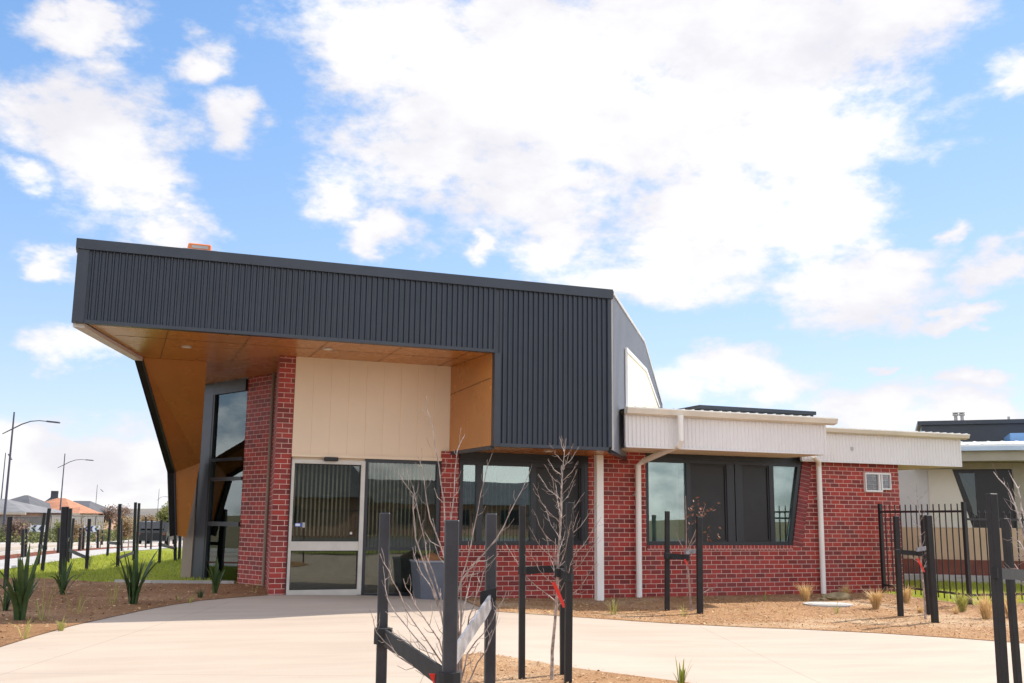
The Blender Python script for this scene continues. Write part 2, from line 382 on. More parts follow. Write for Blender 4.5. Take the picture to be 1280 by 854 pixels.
sheet('lawn', lawn_l, .012, M['lawn'], 1.0, .01)
lawn_r = [(14.84, 17.25), (14.36, 14.45), (30, 14.45), (30, 11), (20.3, 18.9), (17.0, 21.8), (15.6, 21.8), (15.6, 17.5)]
lawn_r = [(14.84, 17.25), (14.36, 14.45), (24.6, 14.45), (20.35, 18.9), (17.2, 21.7), (15.62, 21.7), (15.62, 17.42)]
sheet('lawn_school', lawn_r, .012, M['lawn'], 1.0, .01)
sheet('school_path', [(24.7, 14.55), (20.38, 18.96), (17.2, 21.75), (17.2, 23), (19.9, 20.55), (25.6, 15.4)], .016, M['median'])
def strip(name, La, Lb, d0, d1, off, m, n=14, thick=0):
    ds = [d0+(d1-d0)*(i/n)**1.7 for i in range(n+1)]
    return sheet(name, [tuple(road(La, d)[:2]) for d in ds]+[tuple(road(Lb, d)[:2]) for d in reversed(ds)], off, m, 8.0, 0, 'structure', thick)
strip('footpath', -9.5, -7.82, 14, 200, .03, M['footpath'])
strip('verge_mulch', -10.55, -9.52, 14, 200, .03, M['mulchred'])
strip('road', -18.4, -10.75, 12, 260, .012, M['asphalt'])
strip('kerb', -10.75, -10.56, 12, 220, .13, M['kerb'], 14, .12)
strip('kerb_far', -18.6, -18.42, 12, 220, .13, M['kerb'], 14, .12)
strip('traffic_island', -14.7, -12.2, 12, 150, .13, M['median'], 14, .12)
strip('verge_far', -22, -18.62, 12, 200, .03, M['earth'])
eb = MB(); pts = [(2.22, 20.40), (1.5, 20.66), (.75, 20.90), (.1, 21.25)]
for a, c in zip(pts, pts[1:]): eb.bar((*a, zg(*a)+.03), (*c, zg(*c)+.03), .07, .08)
struct(eb.build('garden_edge_kerb', M['kerb']))
# loose bark chips lying on the beds
def inside(p, poly):
    r = False; j = len(poly)-1
    for i in range(len(poly)):
        a, b_ = poly[i], poly[j]
        if (a[1] > p[1]) != (b_[1] > p[1]) and p[0] < (b_[0]-a[0])*(p[1]-a[1])/(b_[1]-a[1])+a[0]: r = not r
        j = i
    return r
def chips(name, poly, n, m, smin, smax, off, box, kind='stuff', rnd=random):
    mb = MB(); k = 0
    while k < n:
        x, y = rnd.uniform(box[0], box[1]), rnd.uniform(box[2], box[3])
        if not inside((x, y), poly): continue
        k += 1; a = rnd.uniform(0, 6.28); s = rnd.uniform(smin, smax); w = s*rnd.uniform(.25, .6)
        z = zg(x, y)+off+.035*(noise.noise(Vector((x*1.1, y*1.1, 3))))
        u = Vector((math.cos(a), math.sin(a), rnd.uniform(-.5, .5)))*s; v = Vector((-math.sin(a), math.cos(a), rnd.uniform(-.5, .5)))*w; c = Vector((x, y, z+.008))
        mb.add([c-u-v, c+u-v*.6, c+u*.8+v, c-u*.9+v], [(0, 1, 2, 3)])
    o = mb.build(name, m, recalc=False); o['kind'] = kind; return o
chipm, nt, b = base_mat('bark_chip')
wn = nd(nt, 'ShaderNodeTexWhiteNoise'); sc = nd(nt, 'ShaderNodeVectorMath', operation='SNAP'); sc.inputs[1].default_value = (.03, .03, .5)
nt.links.new(pos(nt), sc.inputs[0]); nt.links.new(sc.outputs[0], wn.inputs['Vector'])
cr = nd(nt, 'ShaderNodeValToRGB'); cr.color_ramp.elements[0].color = (.20, .10, .045, 1); cr.color_ramp.elements[1].color = (.56, .38, .22, 1)
e = cr.color_ramp.elements.new(.5); e.color = (.39, .22, .105, 1)
nt.links.new(wn.outputs['Value'], cr.inputs[0]); nt.links.new(cr.outputs[0], b.inputs['Base Color']); b.inputs['Roughness'].default_value = .9
chips('bark_chips', bed_r, 24000, chipm, .005, .017, .018, (5.3, 16, 8.5, 17.3))
chips('bark_chips', bed_l, 3500, chipm, .006, .026, .020, (-3.5, 2.7, 11, 22))
chips('straw_litter', bed_r, 1500, M['straw'], .008, .03, .024, (5.3, 16, 8.5, 17.3))
chips('straw_litter', bed_l, 300, M['straw'], .008, .03, .024, (-3.5, 2.7, 11, 22))
chips('bark_chips', island, 6000, chipm, .005, .018, .026, (.6, 5.2, 1.6, 9.7))
def blades(name, poly, n, box, h, m, off=.012):
    mb = MB(); k = 0
    while k < n:
        x, y = random.uniform(box[0], box[1]), random.uniform(box[2], box[3])
        if not inside((x, y), poly): continue
        k += 1; a = random.uniform(0, 6.28); hh = h*random.uniform(.5, 1.2); w = random.uniform(.006, .014); l = Vector((random.uniform(-.5, .5), random.uniform(-.5, .5), 1))*hh
        c = Vector((x, y, zg(x, y)+off)); t = Vector((math.cos(a), math.sin(a), 0))*w
        mb.add([c-t, c+t, c+l], [(0, 1, 2)])
    return struct(mb.build(name, m, recalc=False), 'stuff')
blades('lawn_grass', lawn_l, 26000, (-6, 5, 20.4, 40), .07, M['grass'])
blades('lawn_grass', lawn_r, 14000, (14.3, 21, 14.4, 21.7), .07, M['grass'])

# ------------------------------------------------------------------ the main building
BL = empty('community_centre', (6, 17.5, 0))
tag(BL, 'red brick building with charcoal ribbed entrance canopy and low white roofs', 'building')
def part(mb, name, m, parent=BL, **k): return mb.build(name, m, parent, **k)
YF = 15.55
# -- charcoal fascia
fc = MB()
fc.corr((-.62, YF+.012, 0), (1, 0, 0), (0, -1, 0), 5.67+.62, 5.25, 4.17, .0905, .03, 6, 'seam')
fc.corr((5.75, YF+.012, 0), (1, 0, 0), (0, -1, 0), 7.76-5.75, 5.25, 2.64, .0925, .03, 6, 'seam')
part(fc, 'fascia_cladding', M['dark'])
bk_ = MB().box(-.70, 5.66, YF+.03, YF+.14, 4.18, 5.24).box(5.661, 7.79, YF+.03, YF+.14, 2.63, 5.24)
part(bk_, 'fascia_backing', M['darktrim'])
tr = MB().prism([(-.80, YF-.05, 5.225), (7.83, YF-.05, 5.235), (7.83, YF-.05, 5.40), (-.80, YF-.05, 5.375)], (0, .30, 0))
part(tr, 'roof_capping', M['darktrim'])
tr = MB().box(-.775, -.615, YF-.026, YF+.1, 4.15, 5.224).box(-.61, 5.66, YF-.024, YF+.1, 4.145, 4.195)
tr.box(5.662, 5.765, YF-.026, YF+.1, 2.60, 4.14).box(5.77, 7.74, YF-.024, YF+.1, 2.60, 2.655).box(7.735, 7.80, YF-.028, YF+.1, 2.656, 5.224)
part(tr, 'fascia_trim', M['darktrim'])
part(B(7.801, 7.828, YF-.03, YF+.02, 2.61, 5.224), 'corner_flashing', M['boxgrey'])
# -- roof surfaces
rf = MB()
rf.prism([(-.77, YF+.2, 5.33), (7.8, YF+.2, 5.33), (11.5, 21.3, 5.63), (.75, 21.3, 5.63)], (0, 0, -.1))
rf.prism([(.75, 21.31, 5.63), (11.5, 21.31, 5.63), (14.9, 26.5, 4.84), (2.3, 26.5, 4.84)], (0, 0, -.1))
part(rf, 'main_roof', M['dark'])
lw = MB().prism([(-.765, YF+.16, 4.17), (-.72, YF+.16, 4.17), (.19, 18.73, 4.17), (.14, 18.73, 4.17)], (0, 0, 1.1))
part(lw, 'canopy_end_wall', M['dark'])
part(MB().prism([(-.76, YF+.12, 4.10), (-.60, YF+.12, 4.10), (.26, 18.72, 4.10), (.11, 18.72, 4.10)], (0, 0, .06)), 'canopy_end_flashing', M['white'])
# -- bronze soffits
sf = MB().prism([(-.58, YF+.1, 4.165), (5.655, YF+.1, 4.165), (5.53, 17.62, 4.165), (5.53, 22.6, 4.165), (1.2, 22.6, 4.165), (.24, 18.74, 4.165)], (0, 0, .04))
so = part(sf, 'entrance_soffit', M['copper'])
jt = MB()
for x in (.55, 1.75, 2.95, 4.15, 5.3):
    jt.box(x-.004, x+.004, YF+.11, 17.49 if x > 2.4 else 18.72, 4.1625, 4.168)
jt.box(-.2, 5.6, 16.55, 16.558, 4.1628, 4.168)
part(jt, 'panel_joint', M['joint'], so)
def downlight(name, x, y, z):
    a = MB().tube([(x, y, z-.012), (x, y, z+.002)], .085, 20); d = part(a, 'downlight', M['silver'])
    part(MB().tube([(x, y, z-.016), (x, y, z-.0125)], .062, 20), 'lens', M['lens'], d)
downlight('dl', 3.07, 16.43, 4.162); downlight('dl', 7.00, 16.40, 2.615); downlight('dl', .9, 17.2, 4.162)
ls = part(MB().prism([(5.70, YF+.1, 2.62), (7.80, YF+.1, 2.62), (9.0, 17.41, 2.62), (5.56, 17.41, 2.62)], (0, 0, .04)), 'window_soffit', M['copper'])
part(MB().prism([(7.79, YF+.10, 2.56), (7.83, YF+.05, 2.56), (9.06, 17.39, 2.56), (9.0, 17.39, 2.56)], (0, 0, .058)), 'soffit_edge', M['darktrim'])
rv = part(MB().prism([(5.655, YF+.1, 2.62), (5.655, YF+.1, 4.16), (5.53, 17.5, 4.16), (5.53, 17.5, 2.62)], (.06, 0, 0)), 'reveal_panel', M['copper'])
part(MB().prism([(5.652, YF+.12, 3.735), (5.652, YF+.12, 3.745), (5.528, 17.49, 3.655), (5.528, 17.49, 3.645)], (.003, 0, 0)), 'panel_joint', M['joint'], rv)
part(MB().prism([(5.652, YF+.11, 2.56), (5.72, YF+.11, 2.56), (5.60, 17.48, 2.56), (5.53, 17.48, 2.56)], (0, 0, .058)), 'reveal_edge', M['darktrim'])
# -- folded bronze wing at the left
def wp(px, py, Y): p = on_y(px, py, Y); return (p.x, p.y, p.z)
Wa, Wb, Wc = (.24, 18.76, 4.16), wp(218, 591, 21.9), wp(220, 669, 22.15)
Wd, We, Wf = wp(233, 672, 22.15), wp(250, 579, 21.85), (1.34, 18.76, 4.16)
part(MB().prism([Wa, Wb, We, Wf], (.0, .1, .1)), 'wing_panel', M['copper'])
part(MB().prism([Wb, Wc, Wd, We], (.0, .14, .03)), 'wing_panel', M['copper'])
Va, Vb, Vc = (.11, 18.72, 4.15), wp(209.5, 592, 21.84), wp(212, 671, 22.1)
part(MB().prism([Va, Vb, tuple(Vector(Wb)-Vector((.005, .02, 0))), tuple(Vector(Wa)-Vector((.005, .02, 0)))], (0, .3, .12)), 'wing_edge', M['seal'])
part(MB().prism([Vb, Vc, tuple(Vector(Wc)-Vector((.005, .02, 0))), tuple(Vector(Wb)-Vector((.005, .02, 0)))], (0, .3, .05)), 'wing_edge', M['seal'])
tb_ = MB()
for a_, b2_ in ((Wa, Wb), (Wb, Wc)): tb_.bar(Vector(a_)-Vector((0, .03, 0)), Vector(b2_)-Vector((0, .03, 0)), .03, .03)
part(tb_, 'wing_trim', M['darktrim'])
part(MB().prism([(3.4, 24, 0), (13, 24, 0), (13, 35, 0), (8.2, 35, 0), (5.8, 28.4, 0), (4.2, 26.1, 0)], (0, 0, 5.3)), 'lawn_shadow_mass', M['darktrim'])  # unseen mass added and shaped to cast the shadow on the lawn
# -- brick piers and angled brick wall
dA = Vector((-.4153, .9097, 0)); nA = Vector((-dA.y, dA.x, 0))          # along wall, outward (towards -x,-y)
if nA.x > 0: nA = -nA
A0 = Vector((2.70, 19.73, 0))
part(MB().prism([(2.455, 17.5, -.1), (2.725, 17.5, -.1), (2.98, 19.7, -.1), (2.715, 19.7, -.1)], (0, 0, 4.262)), 'entrance_pier', M['brick'])
part(MB().prism([tuple(A0-nA*.02)[:2]+(-.1,), tuple(A0+dA*1.02-nA*.02)[:2]+(-.1,), tuple(A0+dA*1.02-nA*.25)[:2]+(-.1,), tuple(A0-nA*.25)[:2]+(-.1,)], (0, 0, 4.262)), 'angled_brick_wall', M['brick'])
part(MB().tube([(2.655, 19.66, 0), (2.655, 19.66, 4.15)], .035, 10), 'corner_pipe', M['tan'])
# -- tall window in the angled wall
def ab(s0, s1, z0, z1, n0, n1):       # box along the angled wall, n towards outside
    a = A0+dA*s0+nA*n0; return MB().obox((a.x, a.y), dA*(s1-s0), nA*(n1-n0), z0, z1)
tw = part(MB().prism([tuple(A0+dA*2.27-nA*.1)[:2]+(.1,), tuple(A0+dA*2.70-nA*.1)[:2]+(.1,), tuple(A0+dA*2.70+nA*.03)[:2]+(.1,), tuple(A0+dA*2.27+nA*.03)[:2]+(.1,)], (0, 0, 4.05)), 'tall_window', M['slate'])
part(ab(1.022, 2.268, 3.91, 4.15, -.1, .03), 'window_head', M['slate'], tw)
part(ab(1.022, 2.268, .10, .19, -.1, .03), 'window_sill', M['frame'], tw)
for z, h in ((2.56, .06), (2.17, .07), (1.28, .08)): part(ab(1.022, 2.268, z-h/2, z+h/2, -.06, .02), 'mullion', M['frame'], tw)
part(ab(2.20, 2.267, .191, 3.909, -.07, .025), 'mullion', M['seal'], tw)
part(ab(1.03, 2.198, .2, 3.9, -.11, -.10), 'blind_or_sky_panel', M['teal'], tw)  # added panel, its teal painted in for the sky's reflection
for z0, z1 in ((.192, 1.238), (1.322, 2.133), (2.207, 2.528), (2.592, 3.908)): part(ab(1.03, 2.198, z0, z1, -.03, -.022), 'pane', M['glasst'], tw)
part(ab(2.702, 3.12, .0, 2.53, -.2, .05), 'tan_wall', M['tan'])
part(ab(2.702, 3.12, 2.532, 4.15, -.2, .02), 'bronze_return', M['copper'])
# -- entrance: cream header, sliding door, fixed light
hd = MB().corr((2.73, 17.50, 0), (1, 0, 0), (0, -1, 0), 2.81, 4.165, 2.50, .31, .005, 6, 'groove')
part(hd, 'header_cladding', M['cream'])
part(B(2.735, 5.55, 17.515, 17.6, 2.4, 4.165), 'header_wall', M['cream'])
part(B(2.728, 5.46, 17.44, 17.5, 2.445, 2.498), 'header_ledge', M['cream'])
dz0, dz1 = .145, 2.40
df = MB().box(2.735, 2.785, 17.46, 17.58, dz0, dz1).box(3.93, 4.00, 17.46, 17.58, dz0, dz1).box(2.786, 3.929, 17.462, 17.578, 2.335, dz1)
df.box(2.786, 3.929, 17.462, 17.578, dz0-.02, .235).box(2.786, 3.929, 17.466, 17.574, .88, 1.03)
dr = part(df, 'sliding_door', M['silver'])
part(B(2.787, 3.928, 17.52, 17.53, 1.031, 2.334), 'pane', M['glassd'], dr)
part(B(2.787, 3.928, 17.52, 17.53, .236, .879), 'pane', M['glassd'], dr)
sl = MB().box(2.787, 2.80, 17.505, 17.52, 1.031, 2.334).box(3.915, 3.928, 17.505, 17.52, 1.031, 2.334).box(2.80, 3.915, 17.505, 17.52, 2.318, 2.334).box(2.80, 3.915, 17.505, 17.52, 1.031, 1.044)
sl.box(2.787, 2.80, 17.505, 17.52, .236, .879).box(3.915, 3.928, 17.505, 17.52, .236, .879).box(2.80, 3.915, 17.505, 17.52, .866, .879).box(2.80, 3.915, 17.505, 17.52, .236, .249)
part(sl, 'glazing_seal', M['seal'], dr)
stk = part(B(2.84, 2.965, 17.514, 17.5195, 1.275, 1.335), 'door_sticker', M['blue2'], dr)
part(B(2.85, 2.925, 17.511, 17.5139, 1.285, 1.325), 'sticker_print', M['white2'], stk)
part(B(2.967, 3.01, 17.512, 17.5195, 1.26, 1.345), 'door_sticker', M['boxgrey'], dr)
part(MB().tube([(3.80, 17.519, 1.17), (3.80, 17.505, 1.17)], .022, 14), 'lock', M['silver'], dr)
part(B(2.725, 2.734, 17.45, 17.59, .1, 2.44), 'door_jamb', M['frame'])
part(bevel(B(3.27, 3.51, 17.38, 17.46, 2.385, 2.45), .012), 'door_sensor', M['seal'])
ff = MB().box(4.001, 4.06, 17.47, 17.57, .10, 2.44).box(5.30, 5.375, 17.47, 17.57, .10, 2.44).box(4.061, 5.299, 17.472, 17.568, 2.385, 2.44).box(4.061, 5.299, 17.472, 17.568, .10, .16).box(4.061, 5.299, 17.474, 17.566, .88, .93)
fx = part(ff, 'fixed_light', M['frame'])
part(B(4.062, 5.298, 17.52, 17.53, .931, 2.384), 'pane', M['glassd'], fx); part(B(4.062, 5.298, 17.52, 17.53, .161, .879), 'pane', M['glassd'], fx)
part(B(2.735, 4.0, 17.44, 17.60, -.05, .124), 'threshold', M['seal'])
# -- brick walls
YW = 17.4
part(B(5.378, 5.70, YW+.03, YW+.32, -.1, 2.62), 'door_pier', M['brick'])
bw = MB().box(5.701, 9.46, YW, YW+.25, -.15, .90)
bw.box(8.245, 9.46, YW, YW+.25, .90, 2.72)
bw.box(9.461, 12.78, YW, YW+.25, -.15, .90)
bw.prism([(12.781, YW, -.15), (15.55, YW, -.15), (15.55, YW, 3.0), (13.09, YW, 3.0), (13.09, YW, 2.62), (12.781, YW, .90)], (0, .25, 0))
bw.box(15.3, 15.549, YW+.251, 23, -.15, 3.0)
part(bw, 'brick_wall', M['brick'])
part(MB().box(5.705, 8.24, YW-.012, YW+.2, .875, .972).box(9.47, 12.775, YW-.012, YW+.2, .875, .972), 'sill_course', M['soldier'])
# slanted header course beside the right window
qa, qb = Vector((12.785, 0, .975)), Vector((13.09, 0, 2.66)); dd = (qb-qa); n_ = 20; perp = Vector((dd.z, 0, -dd.x)).normalized()*.23
sc_ = MB()
for i in range(n_):
    a, c = qa+dd*(i/n_)+dd*.004, qa+dd*((i+1)/n_)-dd*.004
    sc_.prism([(a.x, YW-.012, a.z), (c.x, YW-.012, c.z), (c.x+perp.x, YW-.012, c.z+perp.z), (a.x+perp.x, YW-.012, a.z+perp.z)], (0, .02, 0))
m_, nt, b = base_mat('header_brick'); nt.links.new(mixcol(nt, ramp(nt, noise_n(nt, pos(nt), 9, 2), .35, .65), (.27, .03, .028), (.15, .02, .02)), b.inputs['Base Color']); b.inputs['Roughness'].default_value = .62
M['hbr'] = m_
part(sc_, 'slanted_brick_course', m_)
part(MB().prism([(qa.x, YW-.002, qa.z), (qb.x, YW-.002, qb.z), (qb.x+perp.x, YW-.002, qb.z+perp.z), (qa.x+perp.x, YW-.002, qa.z+perp.z)], (0, .01, 0)), 'mortar_bed', mat('mortar', (.50, .30, .27), .9))
# -- window under the canopy
def window(name, x0, x1, z0, z1, y, panes, mull, fw=.07, slant=None):
    f = MB()
    f.box(x0, x0+fw, y-.01, y+.12, z0, z1)
    x1b = x1 if not slant else slant
    if slant: f.prism([(slant-fw*1.6, y-.01, z0), (slant, y-.01, z0), (x1, y-.01, z1), (x1-fw*1.6, y-.01, z1)], (0, .13, 0))
    else: f.box(x1-fw, x1, y-.01, y+.12, z0, z1)
    xr = (slant-fw*1.6-.001) if slant else x1-fw-.001
    f.box(x0+fw+.001, xr, y-.008, y+.118, z0, z0+.07).box(x0+fw+.001, (x1-fw*1.6-.001) if slant else xr, y-.008, y+.118, z1-.07, z1)
    w = part(f, name, M['frame'])
    for a, c in mull: part(B(a, c, y-.006, y+.11, z0+.071, z1-.071), 'mullion', M['frame'], w)
    for a, c, k in panes:
        if k == 's':
            part(MB().prism([(a, y+.04, z0+.071), (slant-fw*1.6-.002+.01, y+.04, z0+.071), (x1-fw*1.6-.002, y+.04, z1-.071), (a, y+.04, z1-.071)], (0, .008, 0)), 'pane', M['glass'], w)
        else:
            part(B(a, c, y+(.04 if k == 'g' else .03), y+(.048 if k == 'g' else .036), z0+.071, z1-.071), 'pane' if k == 'g' else 'insect_screen', M['glass'] if k == 'g' else M['screen'], w)
            if k == 'd':
                fr = MB().box(a, a+.035, y+.01, y+.045, z0+.072, z1-.072).box(c-.035, c, y+.01, y+.045, z0+.072, z1-.072).box(a+.036, c-.036, y+.012, y+.044, z0+.072, z0+.107).box(a+.036, c-.036, y+.012, y+.044, z1-.107, z1-.072)
                part(fr, 'sash', M['seal'], w)
    return w
window('canopy_window', 5.705, 8.24, .975, 2.46, YW+.02, [(5.776, 6.03, 'g'), (6.151, 7.08, 'g'), (7.19, 8.10, 'd')], [(6.031, 6.15), (7.081, 7.189), (8.101, 8.169)])
part(B(5.706, 8.242, YW-.006, YW+.2, 2.462, 2.625), 'window_header', M['frame'])
window('side_window', 9.465, 13.09, .975, 2.62, YW+.02, [(9.54, 10.36, 'g'), (10.46, 11.28, 'd'), (11.65, 12.28, 'd'), (12.39, 12.9, 's')], [(10.361, 10.459), (11.281, 11.455), (11.475, 11.649), (12.281, 12.389)], .06, 12.785)
part(B(9.466, 13.08, YW-.004, YW+.2, 2.622, 2.73), 'window_header', M['frame'])
# -- interior so the glass has a room behind it
part(B(2.9, 15.2, 17.7, 23.5, .03, .12), 'interior_floor', M['carpet'])
part(B(3.0, 15.2, 23.5, 23.6, .12, 3.2), 'interior_wall', M['inside'])
part(B(2.95, 15.28, 17.68, 23.5, 2.75, 2.80), 'interior_ceiling', M['inside'])
part(B(9.30, 9.40, 17.7, 23.4, .12, 2.74), 'interior_partition', M['inside'])
part(B(5.52, 5.60, 17.75, 23.4, .12, 2.74), 'interior_partition', M['inside'])
vb = MB()
for i in range(34):
    x = 2.84+i*.0735
    if 3.85 < x < 4.05: continue
    a = R(58); vb.prism([(x, 17.82, 1.12), (x+.075*math.cos(a), 17.82+.075*math.sin(a), 1.12), (x+.075*math.cos(a)+.001, 17.821+.075*math.sin(a), 1.12), (x+.001, 17.821, 1.12)], (0, 0, 1.3))
part(vb, 'vertical_blind', M['blind'])
vb = MB()
for i in range(12):
    x = 5.85+i*.085; a = R(55); vb.prism([(x, 17.75, 1.0), (x+.08*math.cos(a), 17.75+.08*math.sin(a), 1.0), (x+.08*math.cos(a)+.001, 17.751+.08*math.sin(a), 1.0), (x+.001, 17.751, 1.0)], (0, 0, 1.45))
part(vb, 'vertical_blind', M['blind'])
part(B(9.5, 10.4, 17.8, 17.82, 1.0, 2.55), 'blind_or_sky_panel', M['blind']); part(B(12.3, 13.1, 17.8, 17.82, 1.0, 2.6), 'blind_or_sky_panel', M['blind'])
# -- column
part(bevel(B(8.17, 8.31, 16.88, 17.01, 0, 2.618), .012, 2), 'column', M['pipe'])
# -- grey side wall following the splayed plan
c0 = Vector((7.835, YF+.0, 0)); e_ = Vector((.545, .8385, 0)).normalized(); nn = Vector((e_.y, -e_.x, 0))
def topz(t): return 5.33+(5.65-5.33)*t/6.85 if t < 6.85 else 5.65-(t-6.85)/6.25*.79
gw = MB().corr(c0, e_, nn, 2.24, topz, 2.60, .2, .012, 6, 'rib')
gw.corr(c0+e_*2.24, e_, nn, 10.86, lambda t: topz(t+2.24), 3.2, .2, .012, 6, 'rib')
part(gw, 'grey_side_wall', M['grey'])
gb = MB(); off = -nn*.05
gb.prism([tuple((c0+off+e_*t)[:2])+(z,) for t, z in ((0.02, 2.61), (2.2, 2.61), (2.2, 3.2), (13.08, 3.2), (13.08, 4.84), (6.85, 5.63), (.02, 5.32))], tuple(-nn*.1))
part(gb, 'side_wall_backing', M['darktrim'])
q = lambda t, z, o=.016: tuple((c0+e_*t+nn*o)[:2])+(z,)
part(MB().prism([q(2.05, 3.3), q(11.6, 3.3), q(11.6, 4.58), q(7.0, 4.98), q(2.05, 4.66)], tuple(nn*.012)), 'cream_infill', M['creamhi'])
rt = MB()
for (t0, z0), (t1, z1) in (((2.03, 3.3), (2.03, 4.68)), ((2.03, 4.69), (7.0, 5.0)), ((7.0, 5.0), (11.7, 4.6))): rt.bar(q(t0, z0, .03), q(t1, z1, .03), .05, .07)
part(rt, 'infill_trim', M['white'])
rt = MB()
for (t0, z0), (t1, z1) in (((0, 5.35), (6.85, 5.67)), ((6.85, 5.67), (13.1, 4.88)), ((13.1, 4.88), (13.1, 3.3))): rt.bar(q(t0, z0, .0), q(t1, z1, .0), .06, .06)
part(rt, 'verge_flashing', M['boxgrey'])
# -- low white roof over the window
def white_roof(x0, x1, yf, z0, z1, zg1, xg, yb, rise, xsof):
    w = MB().corr((x0, yf, 0), (1, 0, 0), (0, -1, 0), x1-x0, z1, z0+.03, .081, .013, 6, 'seam')
    part(w, 'white_fascia', M['white'])
    part(B(x0, x1, yf+.012, yf+.06, z0+.02, z1), 'fascia_backing', M['white'])
    part(MB().box(x0, x1+.012, yf-.014, yf+.05, z0-.002, z0+.028).box(x1-.03, x1+.012, yf-.016, yf+.05, z0+.029, z1), 'fascia_trim', M['white'])
    part(B(x1-.018, x1+.008, yf+.061, yb-.3 if yb < 18.5 else 19.5, z0, z1), 'end_fascia', M['white'])
    g = MB().prism([(x0-.03, yf-.02, z1-.005), (x0-.03, yf-.13, z1+.02), (x0-.03, yf-.16, zg1-.02), (x0-.03, yf-.15, zg1), (x0-.03, yf-.02, zg1)], (xg-x0+.03, 0, 0))
    part(g, 'gutter', M['gutter'])
    part(B(xsof, x1-.02, yf+.02, yb, z0+.0, z0+.018), 'eave_soffit', M['soffitw'])
    r = MB(); k = round((x1-x0)/.19); w_ = (xg-x0)/k; pts = []
    for i in range(k): pts += [(x0+i*w_, 0), (x0+i*w_+w_*.7, 0), (x0+i*w_+w_*.78, .032), (x0+i*w_+w_*.92, .032)]
    pts.append((x0+k*w_, 0)); ye = yf+9
    vs = []
    for x, h in pts: vs += [(x, yf-.10, zg1-.012+h), (x, ye, zg1+rise+h), (x, yf-.10, zg1-.05), (x, ye, zg1+rise-.05)]
    fs = []
    for i in range(len(pts)-1): fs += [(4*i, 4*i+4, 4*i+5, 4*i+1), (4*i, 4*i+2, 4*i+6, 4*i+4), (4*i+2, 4*i+3, 4*i+7, 4*i+6)]
    r.add(vs, fs); part(r, 'low_roof', M['whiter'])
white_roof(8.40, 12.73, 16.18, 2.72, 3.30, 3.43, 12.93, 17.40, -.10, 8.55)
white_roof(12.95, 17.12, 17.22, 2.655, 3.25, 3.36, 17.27, 21.5, -.10, 15.56)
part(MB().box(14.8, 18.5, 24, 27, 3.3, 4.50).box(14.7, 18.56, 23.94, 27.05, 4.46, 4.56), 'rear_parapet', M['darktrim'])
part(MB().bar((14.2, 17.2, 2.95), (14.2, 17.205, 2.95), .07), 'fascia_bracket', M['boxgrey'])
# -- downpipes
p1 = MB().tube([(9.44, 16.03, 3.32), (9.44, 16.03, 2.86), (9.43, 16.08, 2.78), (9.30, 17.18, 2.55), (9.24, 17.29, 2.47), (9.24, 17.30, .02)], .055, 14)
part(p1, 'downpipe', M['pipe'], smooth=False)
p2 = MB().tube([(12.98, 16.9, 2.75), (13.36, 17.22, 2.66), (13.42, 17.30, 2.56), (13.42, 17.31, .02)], .053, 14)
part(p2, 'downpipe', M['pipe'])
for x, y, z in ((9.24, 17.33, 1.9), (9.24, 17.33, .5), (13.42, 17.34, 1.9), (13.42, 17.34, .5)): part(B(x-.075, x+.075, y-.03, y+.062, z, z+.03), 'pipe_bracket', M['boxgrey'])
# -- little framed hatch on the brick
hf = MB().box(14.62, 15.29, 17.33, 17.40, 2.44, 2.475).box(14.62, 15.06, 17.33, 17.40, 2.075, 2.11).box(15.061, 15.29, 17.33, 17.40, 2.125, 2.155).box(14.62, 14.642, 17.33, 17.40, 2.111, 2.439).box(15.268, 15.29, 17.33, 17.40, 2.156, 2.439).box(14.965, 15.0, 17.325, 17.395, 2.111, 2.439).box(15.03, 15.06, 17.325, 17.395, 2.111, 2.439)
hw = part(hf, 'small_framed_hatch', M['white'])
part(B(14.651, 14.964, 17.36, 17.366, 2.111, 2.439), 'pane', M['clear'], hw); part(B(15.061, 15.254, 17.36, 17.366, 2.156, 2.439), 'pane', M['clear'], hw)
# -- roof unit
RU = empty('roof_unit', (.98, 17.0, 5.44)); tag(RU, 'orange topped grey box sitting on the canopy roof edge', 'roof unit')
part(B(.72, 1.25, 16.7, 17.3, 5.40, 5.69), 'base', M['boxgrey'], RU)
part(bevel(B(.80, 1.16, 16.76, 17.24, 5.692, 5.80), .015), 'cover', M['orange'], RU)
part(B(.85, 1.11, 16.752, 16.758, 5.72, 5.765), 'grille', M['boxgrey'], RU)
# -- planter
PL = empty('planter', (5.08, 16.95, .08)); tag(PL, 'square slate grey planter of bare soil beside the glass entrance', 'planter')
pb = MB(); z0 = zg(5.0, 16.9)+.014; za = z0+.60
def ring(h, z): x, y = 5.07, 16.92; return [(x-h, y-h, z), (x+h, y-h, z), (x+h, y+h, z), (x-h, y+h, z)]
pb.add(ring(.235, z0)+ring(.285, za), [(3, 2, 1, 0), (4, 5, 6, 7)]+[(i, (i+1) % 4, (i+1) % 4+4, i+4) for i in range(4)])
part(pb, 'body', M['planter'], PL)
rm = MB()
for x0, x1, y0, y1 in ((4.77, 5.37, 16.62, 16.66), (4.77, 5.37, 17.18, 17.22), (4.77, 4.81, 16.661, 17.179), (5.33, 5.37, 16.661, 17.179)): rm.box(x0, x1, y0, y1, za+.002, za+.03)
part(rm, 'rim', M['rim'], PL)
sm_ = MB(); n = 12; vs = []; fs = []
for r_ in range(5):
    for k in range(n):
        a = 2*math.pi*k/n; rr = .27*(1-r_/4.3); vs.append((5.07+rr*math.cos(a), 16.92+rr*math.sin(a), za+.003+.15*(r_/4.3)**.8+random.uniform(-.01, .012)))
for r_ in range(4):
    for k in range(n): fs.append((r_*n+k, r_*n+(k+1) % n, (r_+1)*n+(k+1) % n, (r_+1)*n+k))
